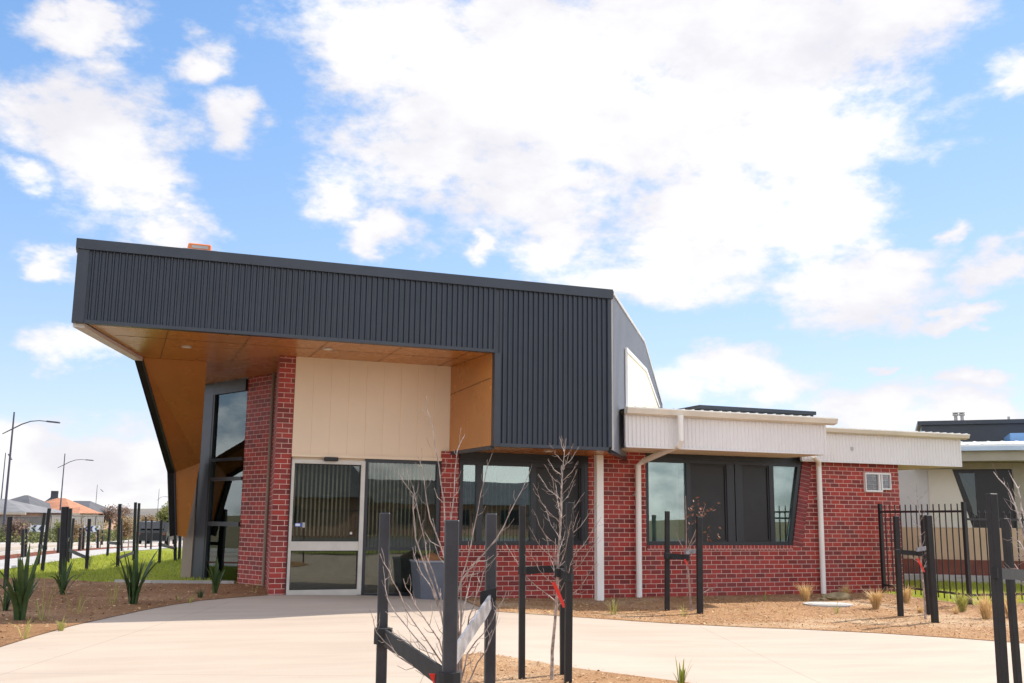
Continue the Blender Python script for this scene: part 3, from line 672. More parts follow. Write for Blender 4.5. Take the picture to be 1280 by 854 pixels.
fs.append(tuple(range(4*n, 5*n))); sm_.add(vs, fs); part(sm_, 'soil', M['soil'], PL, smooth=True)

# ------------------------------------------------------------------ stakes, straps, saplings
def stake(top, base, w, label, group, m=None, d=None):
    """top (px,py); base (px,py) on the ground, or None with a distance d"""
    if d is None: b_ = onground(*base); dd_ = b_.dot(Fh)
    else:
        dd_ = d; t_ = at(top[0], top[1], d); bx = base[0] if base else top[0]
        yy = 650+F_PX*1.4/d; q_ = at(bx, base[1] if base else yy, d); b_ = Vector((q_.x, q_.y, 0)); b_.z = zg(b_.x, b_.y)
    t = at(top[0], top[1], dd_)
    o = MB(); ax = (t-b_).normalized(); o.bar(b_-ax*.15, t, w, w, up=Vector((.2, 1, 0)))
    ob = o.build('tree_stake', m or M['stake'], None, loc=b_); bevel(ob, w*.08)
    return tag(ob, label, 'stake', group), t, b_
def strap(a, b_, m, label, w=.055, sag=0, cat='strap', th=.006, wrap=(1, 1)):
    a, b_ = Vector(a), Vector(b_); mb = MB(); n = 6
    pts = [a.lerp(b_, i/n)-Zv*sag*4*(i/n)*(1-i/n) for i in range(n+1)]
    side = (b_-a).cross(Zv).normalized()*th
    vs = []
    for i, p in enumerate(pts):
        tw_ = random.uniform(-.006, .006)
        vs += [p-side-Zv*w/2+Zv*tw_, p+side-Zv*w/2+Zv*tw_, p+side+Zv*w/2, p-side+Zv*w/2]
    fs = []
    for i in range(n):
        for k in range(4): fs.append((4*i+k, 4*i+(k+1) % 4, 4*i+4+(k+1) % 4, 4*i+4+k))
    fs += [(3, 2, 1, 0), (4*n, 4*n+1, 4*n+2, 4*n+3)]
    mb.add(vs, fs)
    for p, wr in zip((a, b_), wrap):                     # wrap round the stake
        if wr: mb.tube([p-Zv*w*.5, p+Zv*w*.5], w*.62, 8)
    return tag(mb.build('tie_strap', m, None, loc=a), label, cat, 'straps tying saplings to stakes')
def ribbon(p, label, l=.13):
    p = Vector(p); x = R0*.016; d = (Vector((R0.x, R0.y, 0))*.45-Zv).normalized()*l
    mb = MB().add([p-x, p+x, p+x+d*.5+Fh*.01, p-x+d*.5+Fh*.01, p+x*.8+d, p-x*.9+d], [(0, 1, 2, 3), (3, 2, 4, 5)]); ob = mb.build('marker_ribbon', M['red'], None, loc=p, recalc=False)
    md = ob.modifiers.new('solid', 'SOLIDIFY'); md.thickness = .004
    return tag(ob, label, 'ribbon', 'red marker ribbons')
def twigs(mb, pts, r0, r1, side, n_side, lmin, lmax, n=5, buds=0):
    """main shoot through pts with alternating fine twigs"""
    P_ = [Vector(p) for p in pts]; full = []
    for a, b_ in zip(P_, P_[1:]):                        # densify with a little wander
        for k in range(3): full.append(a.lerp(b_, k/3)+Vector([random.uniform(-1, 1)*.006 for _ in range(3)])*(1 if k else .3))
    full.append(P_[-1]); m_n = len(full)
    mb.tube(full, [r0+(r1-r0)*(i/(m_n-1)) for i in range(m_n)], n)
    for j in range(n_side):
        t = .18+.8*(j+.5*random.random())/n_side; i = min(m_n-2, int(t*(m_n-1))); p = full[i].lerp(full[i+1], t*(m_n-1)-i)
        d = (full[i+1]-full[i]).normalized(); s_ = Vector([random.uniform(-1, 1) for _ in range(3)]); s_ = (s_-d*s_.dot(d)).normalized()
        l = random.uniform(lmin, lmax)*(1-.5*t); e1 = p+(d*.75+s_*.75).normalized()*l*.5; e2 = e1+(d*.9+s_*.35+Zv*.25).normalized()*l*.5
        rr = max(.0011, (r0+(r1-r0)*t)*.5); mb.tube([p, e1, e2], [rr, rr*.75, .0009], 4)
        if l > .12:
            e3 = e1+(d*.5-s_*.5+Vector([random.uniform(-.4, .4) for _ in range(3)])).normalized()*l*.35; mb.tube([e1, e3], [rr*.6, .0008], 3)
# near sapling: multi-stem, inside its three stakes
G1 = 'black stakes around saplings'
_, tA, bA = stake((481, 641), (476, 900), .052, 'left stake of the three nearest, grey black, beside spreading bare sapling', G1, M['stakeg'], 5.2)
_, tB, bB = stake((565, 650), (561, 900), .055, 'widest nearest grey black stake standing in front of the entrance planter', G1, M['stakeg'], 4.2)
_, tC, bC = stake((614, 642), (612, 900), .052, 'right stake of the nearest three, silver strap wrapped round it', G1, M['stakeg'], 5.2)
def z5(x, y): return (420+x/2.556, 520+y/2.556)
NS = MB()
bT = Vector((1.42, 4.45, 0)); bT.z = zg(bT.x, bT.y)
crown = at(588, 880, 4.75)
NS.tube([bT, bT.lerp(crown, .5)+Vector((.01, .01, 0)), crown], [.016, .014, .012], 8)
shoots = [
 ([(385, 890), (345, 800), (245, 655), (180, 525), (140, 440)], -.25), ([(385, 880), (335, 620), (255, 390), (246, 250), (200, 180)], -.1),
 ([(380, 870), (340, 600), (290, 450), (262, 300), (238, 205)], .15), ([(392, 880), (382, 560), (347, 340), (330, 160), (300, 5), (292, -30)], .1),
 ([(395, 860), (362, 520), (368, 330), (388, 110), (412, 58)], .3), ([(392, 880), (388, 580), (430, 420), (462, 250), (500, 118)], -.1),
 ([(395, 870), (400, 530), (510, 395), (575, 270), (622, 170)], .05), ([(390, 880), (345, 830), (250, 705), (165, 590), (150, 480)], .2),
 ([(390, 895), (330, 810), (230, 720), (170, 690)], .1), ([(388, 895), (335, 850), (200, 770), (130, 690), (108, 620)], -.2),
 ([(395, 880), (420, 760), (500, 650), (545, 560)], .2), ([(395, 880), (405, 720), (440, 610), (470, 500), (520, 440)], -.2),
 ([(392, 880), (395, 700), (410, 600), (430, 520), (455, 450)], .3), ([(395, 890), (430, 840), (500, 700), (520, 600)], .05),
 ([(388, 880), (360, 700), (310, 560), (262, 480), (245, 420)], .25), ([(392, 880), (380, 640), (352, 470), (300, 330), (278, 170), (262, 130)], -.2),
 ([(392, 890), (330, 720), (250, 600), (215, 520)], -.3)]
for pl, dz in shoots:
    P3 = [at(*z5(*p_), 4.75+dz*(i/(len(pl)-1))) for i, p_ in enumerate(pl)]
    twigs(NS, P3, .0050, .0012, 1, 9, .04, .16)
o = NS.build('sapling', M['twig'], None, loc=bT); tag(o, 'nearest bare multi-stemmed sapling with long pale shoots before the door', 'sapling', 'bare saplings tied to stakes')
sa, sb, sc2 = tA.lerp(bA, .46), tB.lerp(bB, .42), tC.lerp(bC, .40)
sa = at(479, 795, 5.17); sb = at(562, 852, 4.20); sc2 = at(613, 752, 5.17)
strap(sa, sb, M['strap'], 'black strap sloping between two nearest stakes, red tag on it', .075)
strap(sb+Zv*.085+Fh*.05+R0*.01, sc2-Fh*.035-R0*.0, M['strapw'], 'shiny silver strap rising between two nearest stakes', .075, wrap=(0, 0))
strap(sc2-Fh*.04-R0*.05+Zv*.02, sc2-Fh*.04+R0*.03+Zv*.04, M['strap'], 'short black strap end wrapped over the silver strap', .06, wrap=(0, 0))
ribbon(at(541, 842, 4.36), 'red square tag on sloping black strap of nearest stakes', .06)
# second sapling
G2 = G1
_, t1, b1 = stake((653, 632), (652, 868), .05, 'thin black stake left of feathery bare sapling on the island bed', G1, None, 8.6)
_, t2, b2 = stake((712, 628), (710, 868), .056, 'tall black stake right of feathery bare sapling on island bed', G1, None, 8.4)
_, t3, b3 = stake((703, 660), (704, 862), .05, 'black stake directly behind feathery bare sapling, mostly hidden by it', G1, None, 8.9)
def cone_tree(name, base, top, r0, n, lmin, lmax, m, label, bend=.02, group='bare saplings tied to stakes', start=.3):
    mb = MB(); k = 8; P_ = [base.lerp(top, i/k)+Vector([random.uniform(-bend, bend), random.uniform(-bend, bend), 0])*(0 if i == 0 else 1) for i in range(k+1)]
    mb.tube(P_, [r0*(1-.85*i/k) for i in range(k+1)], 7)
    for j in range(n):
        t = start+(1-start)*.97*j/n; i = min(k-1, int(t*k)); p = P_[i].lerp(P_[i+1], t*k-i); a = j*2.4+random.uniform(-.5, .5)
        l = (lmax+(lmin-lmax)*((t-start)/(1-start)))*random.uniform(.75, 1.2); o_ = Vector((math.cos(a), math.sin(a), 0))
        twigs(mb, [p, p+o_*l*.38+Zv*l*.30, p+o_*l*.66+Zv*l*.72], r0*.35*(1-.5*t), .0014, 1, 5, l*.14, l*.36, 4)
    ob = mb.build(name, m, None, loc=base); return tag(ob, label, 'sapling', group)
bs = onground(690, 853); cone_tree('sapling', bs, at(706, 548, bs.dot(Fh)), .016, 34, .14, .62, M['twig'], 'feathery bare sapling with upright leader and red ribbon, on island bed', .012)
strap(at(653, 713, 8.6), at(703, 711, 8.75), M['strap'], 'black strap joining thin stake to feathery sapling trunk', .06)
strap(at(699, 716, 8.6), at(711, 722, 8.4), M['strap'], 'short black strap round feathery sapling and tall right stake', .07)
ribbon(at(692, 728, 8.5), 'red ribbon hanging from feathery sapling on island bed', .22)
# third sapling by the wall
_, t1, b1 = stake((834, 639), (834, 765), .07, 'thin black stake left of small sapling under the slanted window', G1)
_, t2, b2 = stake((874, 646), (875, 768), .085, 'thicker black stake right of small sapling under the slanted window', G1)
bs = onground(864, 766); d3 = bs.dot(Fh)
tb = MB(); twigs(tb, [bs, at(861, 720, d3), at(858, 690, d3), at(857, 620, d3)], .022, .006, 1, 3, .1, .2)
twigs(tb, [at(859, 700, d3), at(851, 680, d3), at(841, 656, d3)], .008, .003, 1, 3, .08, .15)
twigs(tb, [at(858, 690, d3), at(868, 668, d3), at(882, 630, d3+.1)], .009, .003, 1, 5, .1, .25)
twigs(tb, [at(858, 690, d3), at(872, 672, d3), at(876, 655, d3+.1)], .007, .003, 1, 4, .1, .2)
twigs(tb, [bs, at(880, 740, d3+.2), at(890, 735, d3+.4)], .008, .002, 1, 8, .15, .35)
sp = empty('sapling', bs); tag(sp, 'small sapling with few bronze leaves in front of slanted window', 'sapling', 'bare saplings tied to stakes')
part(tb, 'stem', M['twigr'], sp)
lf = MB()
def leafcluster(mb, c, r, n, s):
    for _ in range(n):
        p = c+Vector([random.gauss(0, r) for _ in range(3)]); a = Vector([random.uniform(-1, 1) for _ in range(3)]).normalized()*s; b2_ = a.cross(Vector([random.uniform(-1, 1) for _ in range(3)])).normalized()*s*.5
        mb.add([p-a, p+b2_, p+a, p-b2_], [(0, 1, 2, 3)])
for q_ in ((882, 630), (879, 640), (868, 640), (872, 636), (892, 668), (880, 672), (866, 648)): leafcluster(lf, at(q_[0], q_[1], d3), .07, 9, .035)
part(lf, 'leaves', M['budleaf'], sp, recalc=False)
strap(at(834, 695, d3), at(858, 697, d3), M['strap'], 'black strap between thin stake and sapling under slanted window', .09)
strap(at(860, 690, d3), at(874, 689, d3), M['strapw'], 'pale strap between sapling and thicker stake under slanted window', .07)
ribbon(at(856, 699, d3-.05), 'small red ribbon on sapling under slanted window', .1)
# fourth sapling at right
_, t1, b1 = stake((1120, 645), (1126, 772), .075, 'black stake left of thin sapling in front of the picket fence', G1)
_, t2, b2 = stake((1160, 644), (1169, 780), .085, 'black stake right of thin sapling in front of the picket fence', G1)
_, t3, b3 = stake((1154, 644), (1162, 770), .08, 'black stake behind thin sapling, almost hidden by its neighbour', G1)
bs = onground(1157, 776); d4 = bs.dot(Fh)
cone_tree('sapling', bs, at(1146, 604, d4), .018, 12, .15, .5, M['twig'], 'thin sapling with red ribbon tied between stakes by picket fence', .02, start=.35)
strap(at(1122, 690, d4), at(1150, 692, d4), M['strap'], 'black strap across left stake and thin sapling by picket fence', .07)
strap(at(1148, 687, d4), at(1164, 684, d4), M['strapw'], 'pale strap round thin sapling by the picket fence', .06)
ribbon(at(1147, 698, d4-.1), 'red ribbon on thin sapling in front of picket fence', .22)
# fifth group at the right edge
_, t1, b1 = stake((1239, 617), (1256, 900), .038, 'tallest black stake at the right edge, leaning, strap across it', G1, None, 4.6)
_, t2, b2 = stake((1256, 648), (1265, 738), .038, 'black stake leaning behind the tallest stake at right edge', G1, None, 6.4)
strap(at(1243, 717, 4.57), at(1300, 720, 5.2), M['strap'], 'black strap leading off the tallest stake at right edge', .05, wrap=(0, 0), th=.012)
rs = MB(); br0 = at(1300, 900, 5.6); br0.z = zg(br0.x, br0.y)
for pl in ([(1300, 760), (1278, 660), (1262, 615), (1242, 590)], [(1300, 780), (1282, 650), (1272, 610), (1262, 592)], [(1300, 770), (1288, 700), (1276, 680), (1264, 672)], [(1302, 760), (1292, 650), (1284, 600)], [(1300, 780), (1285, 730), (1268, 705)], [(1300, 760), (1290, 690), (1270, 700)]):
    P3 = [br0+Zv*.1]+[at(p_[0], p_[1], 5.6+.1*i) for i, p_ in enumerate(pl)]; twigs(rs, P3, .009, .002, 1, 9, .08, .22)
tag(rs.build('sapling', M['twig'], None, loc=br0), 'bare pale sapling cut by the right edge of the photo', 'sapling', 'bare saplings tied to stakes')

# far stakes on the left lawn and bed
G3 = 'black stakes along the left lawn'
far = [((12.4, 646), (7, 735), 'outermost left stake standing behind the largest flax clump', .07), ((61.8, 635.5), (52.5, 716), 'second of the close leaning pair left of the dark triple cluster', .07), ((56, 641), (47, 708), 'shorter first stake of the leaning pair near left edge', .07),
 ((81.6, 633.6), (78, 722), 'thickest stake of the dark cluster before the orange roof', .13), ((88.5, 635.5), (85, 705), 'leaning stake touching right side of thickest dark stake', .07), ((92, 648), (88, 700), 'short stake right of the dark cluster', .06),
 ((112, 648.6), (108, 714), 'lone stake between dark cluster and lawn, at the path edge', .07), ((138, 649), (134, 697), 'thin stake at the lawn edge left of the tall pair', .07), ((150, 630), (147, 710), 'tall stake at left of the tall lawn trio', .075),
 ((169.5, 628), (167, 702), 'tallest stake of the lawn, beside spiky flax clump', .075), ((174, 629), (170.8, 700), 'stake leaning against the tallest lawn stake', .07), ((152, 648.6), (152, 690), 'short stake behind the left one of tall lawn trio', .07),
 ((202, 650), (199, 706), 'stake on open lawn left of the bronze wing', .07), ((190, 650), (188.5, 687), 'distant stake in front of pale green tree', .07), ((219, 665), (219, 703), 'stake under the bronze wing, left of two', .08), ((225.5, 664), (224, 701), 'stake under the bronze wing, right of two', .08),
 ((182.5, 646), (182, 686), 'thin distant stake between tall trio and pale tree', .07), ((29, 662), (28, 698), 'left of a short pair beside the road near left edge', .08), ((33, 661), (31.5, 697), 'right of a short pair beside the road near left edge', .08),
 ((101, 660), (99, 689), 'left of the short roadside pair before orange roof end', .09), ((105, 660), (103.5, 688), 'right of the short roadside pair before orange roof end', .09), ((122.5, 662), (122, 686), 'left of the roadside pair below second chevron sign', .09), ((128, 662), (127, 685), 'right of the roadside pair below second chevron sign', .09),
 ((74, 660), (72.5, 692), 'short stake seen between leaning pair and thick dark stake', .08)]
fs_ = {}
for i, (t_, b_, l_, w_) in enumerate(far): fs_[i] = stake(t_, b_, w_, l_, G3)
def mid(i, k): return fs_[i][1].lerp(fs_[i][2], k)
for i, j, k, l in ((2, 1, .62, 'low black strap joining leaning pair near left edge'), (3, 4, .55, 'black strap on the dark cluster of stakes'), (8, 9, .85, 'low black strap across tall lawn trio'), (7, 8, .62, 'upper black strap left of tall lawn trio'), (12, 14, .55, 'black strap running toward stakes under bronze wing'), (4, 6, .75, 'low black strap from dark cluster to lone stake')):
    strap(mid(i, k), mid(j, k), M['strap'], l, .08)
# small roadside saplings tied in those stakes
for (bx, by), h, l, mm in (((30, 697), 36, 'tiny roadside sapling tied to short pair near left edge', 'treey'), ((101, 690), 40, 'tiny roadside sapling before the orange roof end', 'treeo'), ((160, 688), 50, 'slim reddish sapling behind the tall lawn trio', 'treer'), ((125, 686), 34, 'tiny roadside sapling below the second chevron sign', 'treey')):
    b0 = onground(bx, by); d_ = b0.dot(Fh); rt_ = empty('young_tree', b0); tag(rt_, l, 'tree', 'young roadside trees')
    tp = at(bx+3, by-h, d_); part(MB().tube([b0, b0.lerp(tp, .5), tp], [.025, .018, .006], 6), 'trunk', M['trunk'], rt_)
    lf = MB(); 
    for _ in range(26): leafcluster(lf, b0.lerp(tp, random.uniform(.4, 1))+Vector((random.gauss(0, .22), random.gauss(0, .22), 0)), .08, 3, .05)
    part(lf, 'foliage', M[mm], rt_, recalc=False)

# ------------------------------------------------------------------ low plants
def flax(px, py, h, n, label, m, spread=.5, seed=1):
    rnd = random.Random(seed); c = onground(px, py); mb = MB()
    for i in range(n):
        a = rnd.uniform(0, 6.28); l = h*rnd.uniform(.55, 1.08); lean = rnd.uniform(.08, 1)**1.3*spread*1.25; o_ = Vector((math.cos(a), math.sin(a), 0)); sd = Vector((-o_.y, o_.x, 0)); w = h*rnd.uniform(.022, .042); k = 6
        b0 = c+o_*rnd.uniform(0, .07)*h; drop = rnd.uniform(0, .8)*lean; vs = []
        for j in range(k+1):
            t = j/k; p = b0+o_*l*lean*(t**1.5)+Zv*l*(t*math.sqrt(max(.1, 1-lean*lean*.55))-drop*t**3)
            ww = w*(.75+.6*t)*(1-t**3.2)+.0012
            vs += [p-sd*ww+Zv*ww*.5, p-Zv*0, p+sd*ww+Zv*ww*.5]
        mb.add(vs, [f for j in range(k) for f in ((3*j, 3*j+1, 3*j+4, 3*j+3), (3*j+1, 3*j+2, 3*j+5, 3*j+4))])
    return tag(mb.build('flax_plant', m, None, loc=c, recalc=False), label, 'plant', 'flax clumps in the beds')
flax(24, 778, .90, 34, 'largest dark green flax clump at the left edge, on mulch', M['flax'], .42, 3)
flax(78, 745, .62, 18, 'mid sized flax clump behind the largest one, before dark stakes', M['flax'], .55, 5)
flax(166, 757, .86, 28, 'upright spiky flax clump in front of the tall lawn stakes', M['flax'], .42, 8)
flax(269, 743, .62, 20, 'flax clump at the foot of the tall tinted window', M['flax'], .5, 9)
flax(6, 765, .5, 16, 'small flax clump cut by the left edge', M['flax'], .8, 12)
flax(852, 866, .30, 11, 'yellow green sword leaves poking up at the bottom edge', M['flaxy'], .3, 4)
def tussock(px, py, h, n, label, m, wid=.6, seed=0, group='dry grass tufts on the mulch'):
    rnd = random.Random(seed+100); c = onground(px, py); mb = MB()
    for i in range(n):
        a = rnd.uniform(0, 6.28); o_ = Vector((math.cos(a), math.sin(a), 0)); sd = Vector((-o_.y, o_.x, 0)); l = h*rnd.uniform(.5, 1.1); ln = rnd.uniform(.05, wid*1.45); w = .0045*rnd.uniform(.6, 1.3)
        b0 = c+o_*rnd.uniform(0, .10)*h*1.2-Zv*.01; p1 = b0+o_*l*ln*.35+Zv*l*.6; p2 = b0+o_*l*ln+Zv*l*rnd.uniform(.7, 1)
        mb.add([b0-sd*w, b0+sd*w, p1-sd*w, p1+sd*w, p2], [(0, 1, 3, 2), (2, 3, 4)])
    return tag(mb.build('grass_tuft', m, None, loc=c, recalc=False), label, 'grass tuft', group)
tf = [(1007, 753, .42, 170, 'straw tuft left of the downpipe, next to the round lid', 'straw'), (1058, 750, .34, 130, 'straw tuft just right of the right hand downpipe', 'straw'), (1095, 762, .40, 260, 'bushiest straw tuft between downpipe and thin sapling', 'straw'),
 (1133, 755, .42, 150, 'straw tuft behind the left stake by the picket fence', 'straw'), (1203, 766, .42, 150, 'straw tuft at the foot of the tall fence post', 'strawg'), (1195, 770, .2, 60, 'tiny straw tuft beside the tall fence post', 'straw'),
 (1233, 775, .46, 170, 'straw tuft immediately left of tallest right stake', 'straw'), (1263, 772, .46, 170, 'straw tuft immediately right of tallest right stake', 'straw'), (1150, 768, .18, 70, 'small brown tuft at the thin sapling foot', 'straw'),
 (767, 771, .34, 22, 'sparse yellow green tuft near the white column foot', 'strawg'), (957, 752, .26, 16, 'sparse yellow tuft below the slanted window wall', 'strawg'), (855, 772, .22, 14, 'few yellow blades beside small sapling by window', 'strawg'), (1047, 768, .26, 14, 'few yellow blades beside the round pit lid', 'strawg'),
 (140, 757, .45, 9, 'thin yellow stalks left of the upright spiky flax', 'strawg'), (52, 778, .62, 7, 'long dry stalks right of the largest flax clump', 'strawg'), (95, 768, .5, 7, 'dry stalks in middle of the shaded left bed', 'strawg'), (76, 790, .2, 30, 'low dry grass in front of the left bed stalks', 'strawg'), (222, 752, .15, 12, 'tiny yellow sprig on mulch before the tan wall', 'strawg'), (237, 755, .2, 10, 'tiny brown sprig left of window foot flax', 'strawg'), (250, 748, .2, 40, 'low green weed left of the window foot flax', 'flax'), (318, 742, .3, 10, 'thin yellow stalk against the angled brick wall', 'strawg'), (30, 800, .3, 14, 'yellow blades below the largest flax clump', 'strawg'), (612, 752, .26, 10, 'dry stems at the brick wall behind nearest stakes', 'strawg')]
for i, (x, y, h, n, l, mm) in enumerate(tf): tussock(x, y, h, n, l, M[mm], .55 if n > 40 else .7, i)
# round pit lid and khaki rock
c = onground(1035, 758); PLd = empty('pit_lid', c); tag(PLd, 'round pale concrete pit lid set in the mulch', 'pit lid')
part(MB().tube([c-Zv*.03, c+Zv*.045], .42, 32), 'rim', M['lid'], PLd); part(MB().tube([c+Zv*.0452, c+Zv*.052], .33, 32), 'cover', M['kerb'], PLd)
c = onground(1045, 750); rk = bmesh.new(); bmesh.ops.create_icosphere(rk, subdivisions=3, radius=1)
for v in rk.verts:
    n_ = noise.noise(v.co*1.7+Vector((4, 2, 1))); v.co *= 1+.25*n_; v.co = Vector((v.co.x*.36*(1+.3*n_), v.co.y*.20, max(-.05, (v.co.z*.11)*(1+.5*v.co.x))))
me = bpy.data.meshes.new('rock'); rk.to_mesh(me); rk.free(); me.materials.append(M['rock']); ro = bpy.data.objects.new('rock', me); COL.objects.link(ro); ro.location = c+Zv*.03; tag(ro, 'low khaki rock beside the right hand downpipe foot', 'rock')

# ------------------------------------------------------------------ picket fence at right
def picket(a, b_, h, n, name, label, tips, first=True):
    a = Vector(a); b_ = Vector(b_); o = empty(name, a); tag(o, label, 'fence', 'black picket fences')
    for p in ((a, b_) if first else (b_,)): q0 = zg(p.x, p.y); part(MB().bar((p.x, p.y, q0-.1), (p.x, p.y, q0+h+.03), .065, .065, up=Vector((0, 1, 0))), 'post', M['pick'], o)
    rl = [.18, h-.14]
    for z in rl: part(MB().bar((a.x, a.y, zg(a.x, a.y)+z), (b_.x, b_.y, zg(b_.x, b_.y)+z), .03, .04), 'rail', M['pick'], o)
    for i in range(1, n):
        p = a.lerp(b_, i/n); q0 = zg(p.x, p.y); mb = MB().tube([(p.x, p.y, q0+.07), (p.x, p.y, q0+h-(.04 if tips else 0))], .012, 8)
        if tips: mb.tube([(p.x, p.y, q0+h-.04), (p.x, p.y, q0+h-.02), (p.x, p.y, q0+h+.03)], [.02, .022, .003], 8)
        part(mb, 'picket', M['pick'], o)
    return o
picket((14.86, 17.22, 0), (14.36, 14.45, 0), 1.80, 15, 'picket_fence', 'taller black picket fence panel meeting the brick corner', False)
picket((14.40, 14.45, 0), (17.7, 14.45, 0), 1.66, 22, 'picket_fence', 'lower black picket fence with pointed tips at right', True, False)
picket((17.78, 14.45, 0), (21.0, 14.45, 0), 1.66, 22, 'picket_fence', 'continuing picket fence beyond the right edge stakes', True)

# ------------------------------------------------------------------ neighbouring school block at right
ND = Vector((.75, -.66, 0)).normalized(); NO = Vector((20.05, 20.15, 0)); NN = Vector((ND.y, -ND.x, 0))
if NN.y > 0: NN = -NN
NB = empty('school_block', (20.05, 20.15, 0)); tag(NB, 'neighbouring school block with white roof, tan base and dark window', 'building')
def nbx(s0, s1, z0, z1, n0, n1, name, m):
    a = NO+ND*s0+NN*n0; return part(MB().obox((a.x, a.y), ND*(s1-s0), NN*(n1-n0), z0, z1), name, m, NB)
def nb(px, py):
    v = ray(px, py); t = (NO-CAM).dot(NN)/v.dot(NN); p = CAM+v*t; return (p-NO).dot(ND), p.z
def npl(pts, n0, n1): return MB().prism([tuple((NO+ND*s+NN*n0)[:2])+(z,) for s, z in pts], tuple(NN*(n1-n0)))
sw = nb(1190, 588)[0]; sr = nb(1266, 590)[0]; sg = nb(1160, 600)[0]; sbt = nb(1216, 660)[0]
nbx(-3.5, 3.4, .17, .54, -.3, .03, 'brick_base', M['redbase']); nbx(-3.5, 3.4, -.1, .168, -.3, .7, 'plinth', M['kerb']); nbx(-3.5, 3.4, .541, 1.33, -.3, .0, 'tan_wall', M['tanr'])
nbx(-3.5, sg, 1.331, 3.0, -.3, .0, 'pale_wall', M['pale'])
part(npl([(sg+.002, 1.331), (sbt, 1.331), (sw, 2.80), (sg+.002, 2.80)], -.3, .02), 'cream_wall', M['creamr'], NB)
nbx(sr, 3.4, 1.331, 2.95, -.3, .02, 'grey_pier', M['olive'])
wf = part(npl([(sbt+.01, 1.335), (sr-.01, 1.335), (sr-.01, 2.80), (sw+.01, 2.80)], -.25, -.12), 'dark_window', M['black'], NB)
part(npl([(sbt+.12, 1.45), (nb(1219, 600)[0], 1.45), (nb(1219, 600)[0], 2.70), (sw+.16, 2.70)], -.12, -.11), 'pane', M['glassd'], wf)
0 and part(MB().prism([tuple((NO+ND*(sw-.25)+NN*.9)[:2])+(2.78,), tuple((NO+ND*(sw-.10)+NN*.9)[:2])+(2.78,), tuple((NO+ND*(sbt-.05)+NN*.03)[:2])+(1.34,), tuple((NO+ND*(sbt-.2)+NN*.03)[:2])+(1.34,)], tuple(ND*.05)), 'slanted_fin', M['creamr'], NB)
nbx(-1.2, 3.4, 2.96, 3.20, -.2, .9, 'eave_beam', M['olive']); nbx(-3.5, 3.4, 2.80, 2.955, -.3, .0, 'head_beam', M['olive'])
nbx(-1.3, 3.4, 3.205, 3.31, .9, 1.02, 'gutter', M['blueg'])
def nsl(name, s0, s1, n0, z0, n1, z1, m, th=.05):
    part(MB().prism([tuple((NO+ND*s+NN*n)[:2])+(z,) for s, n, z in ((s0, n0, z0), (s1, n0, z0), (s1, n1, z1), (s0, n1, z1))], (0, 0, -th)), name, m, NB)
nsl('white_roof', -1.3, 3.4, .98, 3.36, -1.8, 3.62, M['whiter'])
for i in range(14):
    if i == 0: rb = MB()
    a = NO+ND*(-1.25+i*.34)+NN*.97; c_ = NO+ND*(-1.25+i*.34)-NN*1.78; rb.bar((a.x, a.y, 3.365), (c_.x, c_.y, 3.625), .05, .02)
part(rb, 'roof_ribs', M['whiter'], NB)
q1s, q2s = nb(1147, 531), nb(1285, 528)
def nback(px, py, n):
    v = ray(px, py); t = (NO-NN*n-CAM).dot(NN)/v.dot(NN); p = CAM+v*t; return (p-NO).dot(ND), p.z
ua, ub, uc = nback(1147, 532, 4), nback(1300, 527, 4), nback(1200, 552, 4)
nbx(ua[0]+.1, ub[0]+.4, 3.0, ua[1], -7, -4, 'upper_storey', M['darktrim']); nbx(ua[0], ub[0]+.4, ua[1]+.002, ua[1]+.12, -7.1, -3.9, 'upper_capping', M['darktrim'])
s0_, z0_ = nback(1262, 541, 2.2)
nbx(s0_, s0_+2, z0_-.28, z0_-.02, -3.8, -2.1, 'upper_eave', M['blueb']); nbx(s0_+.3, s0_+2, z0_-1.0, z0_-.282, -3.8, -2.4, 'upper_wall', M['whiter'])
for px in (1195, 1203):
    s_, z_ = nback(px, 528, 4.6); a = NO+ND*s_-NN*4.6; z_ = ua[1]+.1
    part(MB().tube([(a.x, a.y, z_-.2), (a.x, a.y, z_+.22), (a.x, a.y, z_+.221), (a.x, a.y, z_+.27), (a.x, a.y, z_+.271), (a.x, a.y, z_+.31)], [.05, .05, .085, .085, .05, .095], 12), 'roof_vent', M['boxgrey'], NB)
s_, z_ = nback(1261, 525, 4.6); a = NO+ND*s_-NN*4.6; part(MB().tube([(a.x, a.y, ua[1]), (a.x, a.y, ua[1]+.26)], .035, 10), 'roof_vent', M['boxgrey'], NB)

# ------------------------------------------------------------------ street at left: lamps, houses, signs, hedge, trees
def lamp(px, py_top, py_arm, tipx, tipy, d, backx, label):
    b_ = at(px, 640, d); b_.z = zg(b_.x, b_.y); tp = at(px, py_top, d); o = empty('street_lamp', b_); tag(o, label, 'street lamp', 'street lamps along the road')
    tp = Vector((b_.x, b_.y, tp.z)); ph = at(px, py_arm, d).z
    part(MB().tube([b_-Zv*.2, b_+Zv*1.2, b_+Zv*1.21, tp], [.11, .11, .085, .05], 10), 'pole', M['post'], o)
    tip = at(tipx, tipy, d); arm = [Vector((b_.x, b_.y, ph)).lerp(Vector((tip.x, tip.y, tip.z)), t)+Zv*(.25*math.sin(math.pi*t)) for t in (-.28 if backx else 0, 0, .25, .5, .75, 1)]
    part(MB().tube(arm, [.03, .04, .04, .035, .03, .03], 8), 'arm', M['post'], o)
    e = (arm[-1]-arm[-2]).normalized(); part(MB().bar(arm[-1]-e*.05, arm[-1]+e*.75, .26, .1), 'lamp_head', M['post'], o)
lamp(6, 515, 536, 60, 527, 66, True, 'tallest street lamp with curved arm at far left')
lamp(75, 567, 581, 108, 575, 112, True, 'second street lamp rising in front of the orange roof')
lamp(119, 606, 612, 126, 612, 230, False, 'small distant street lamp right of the grey roofed house')
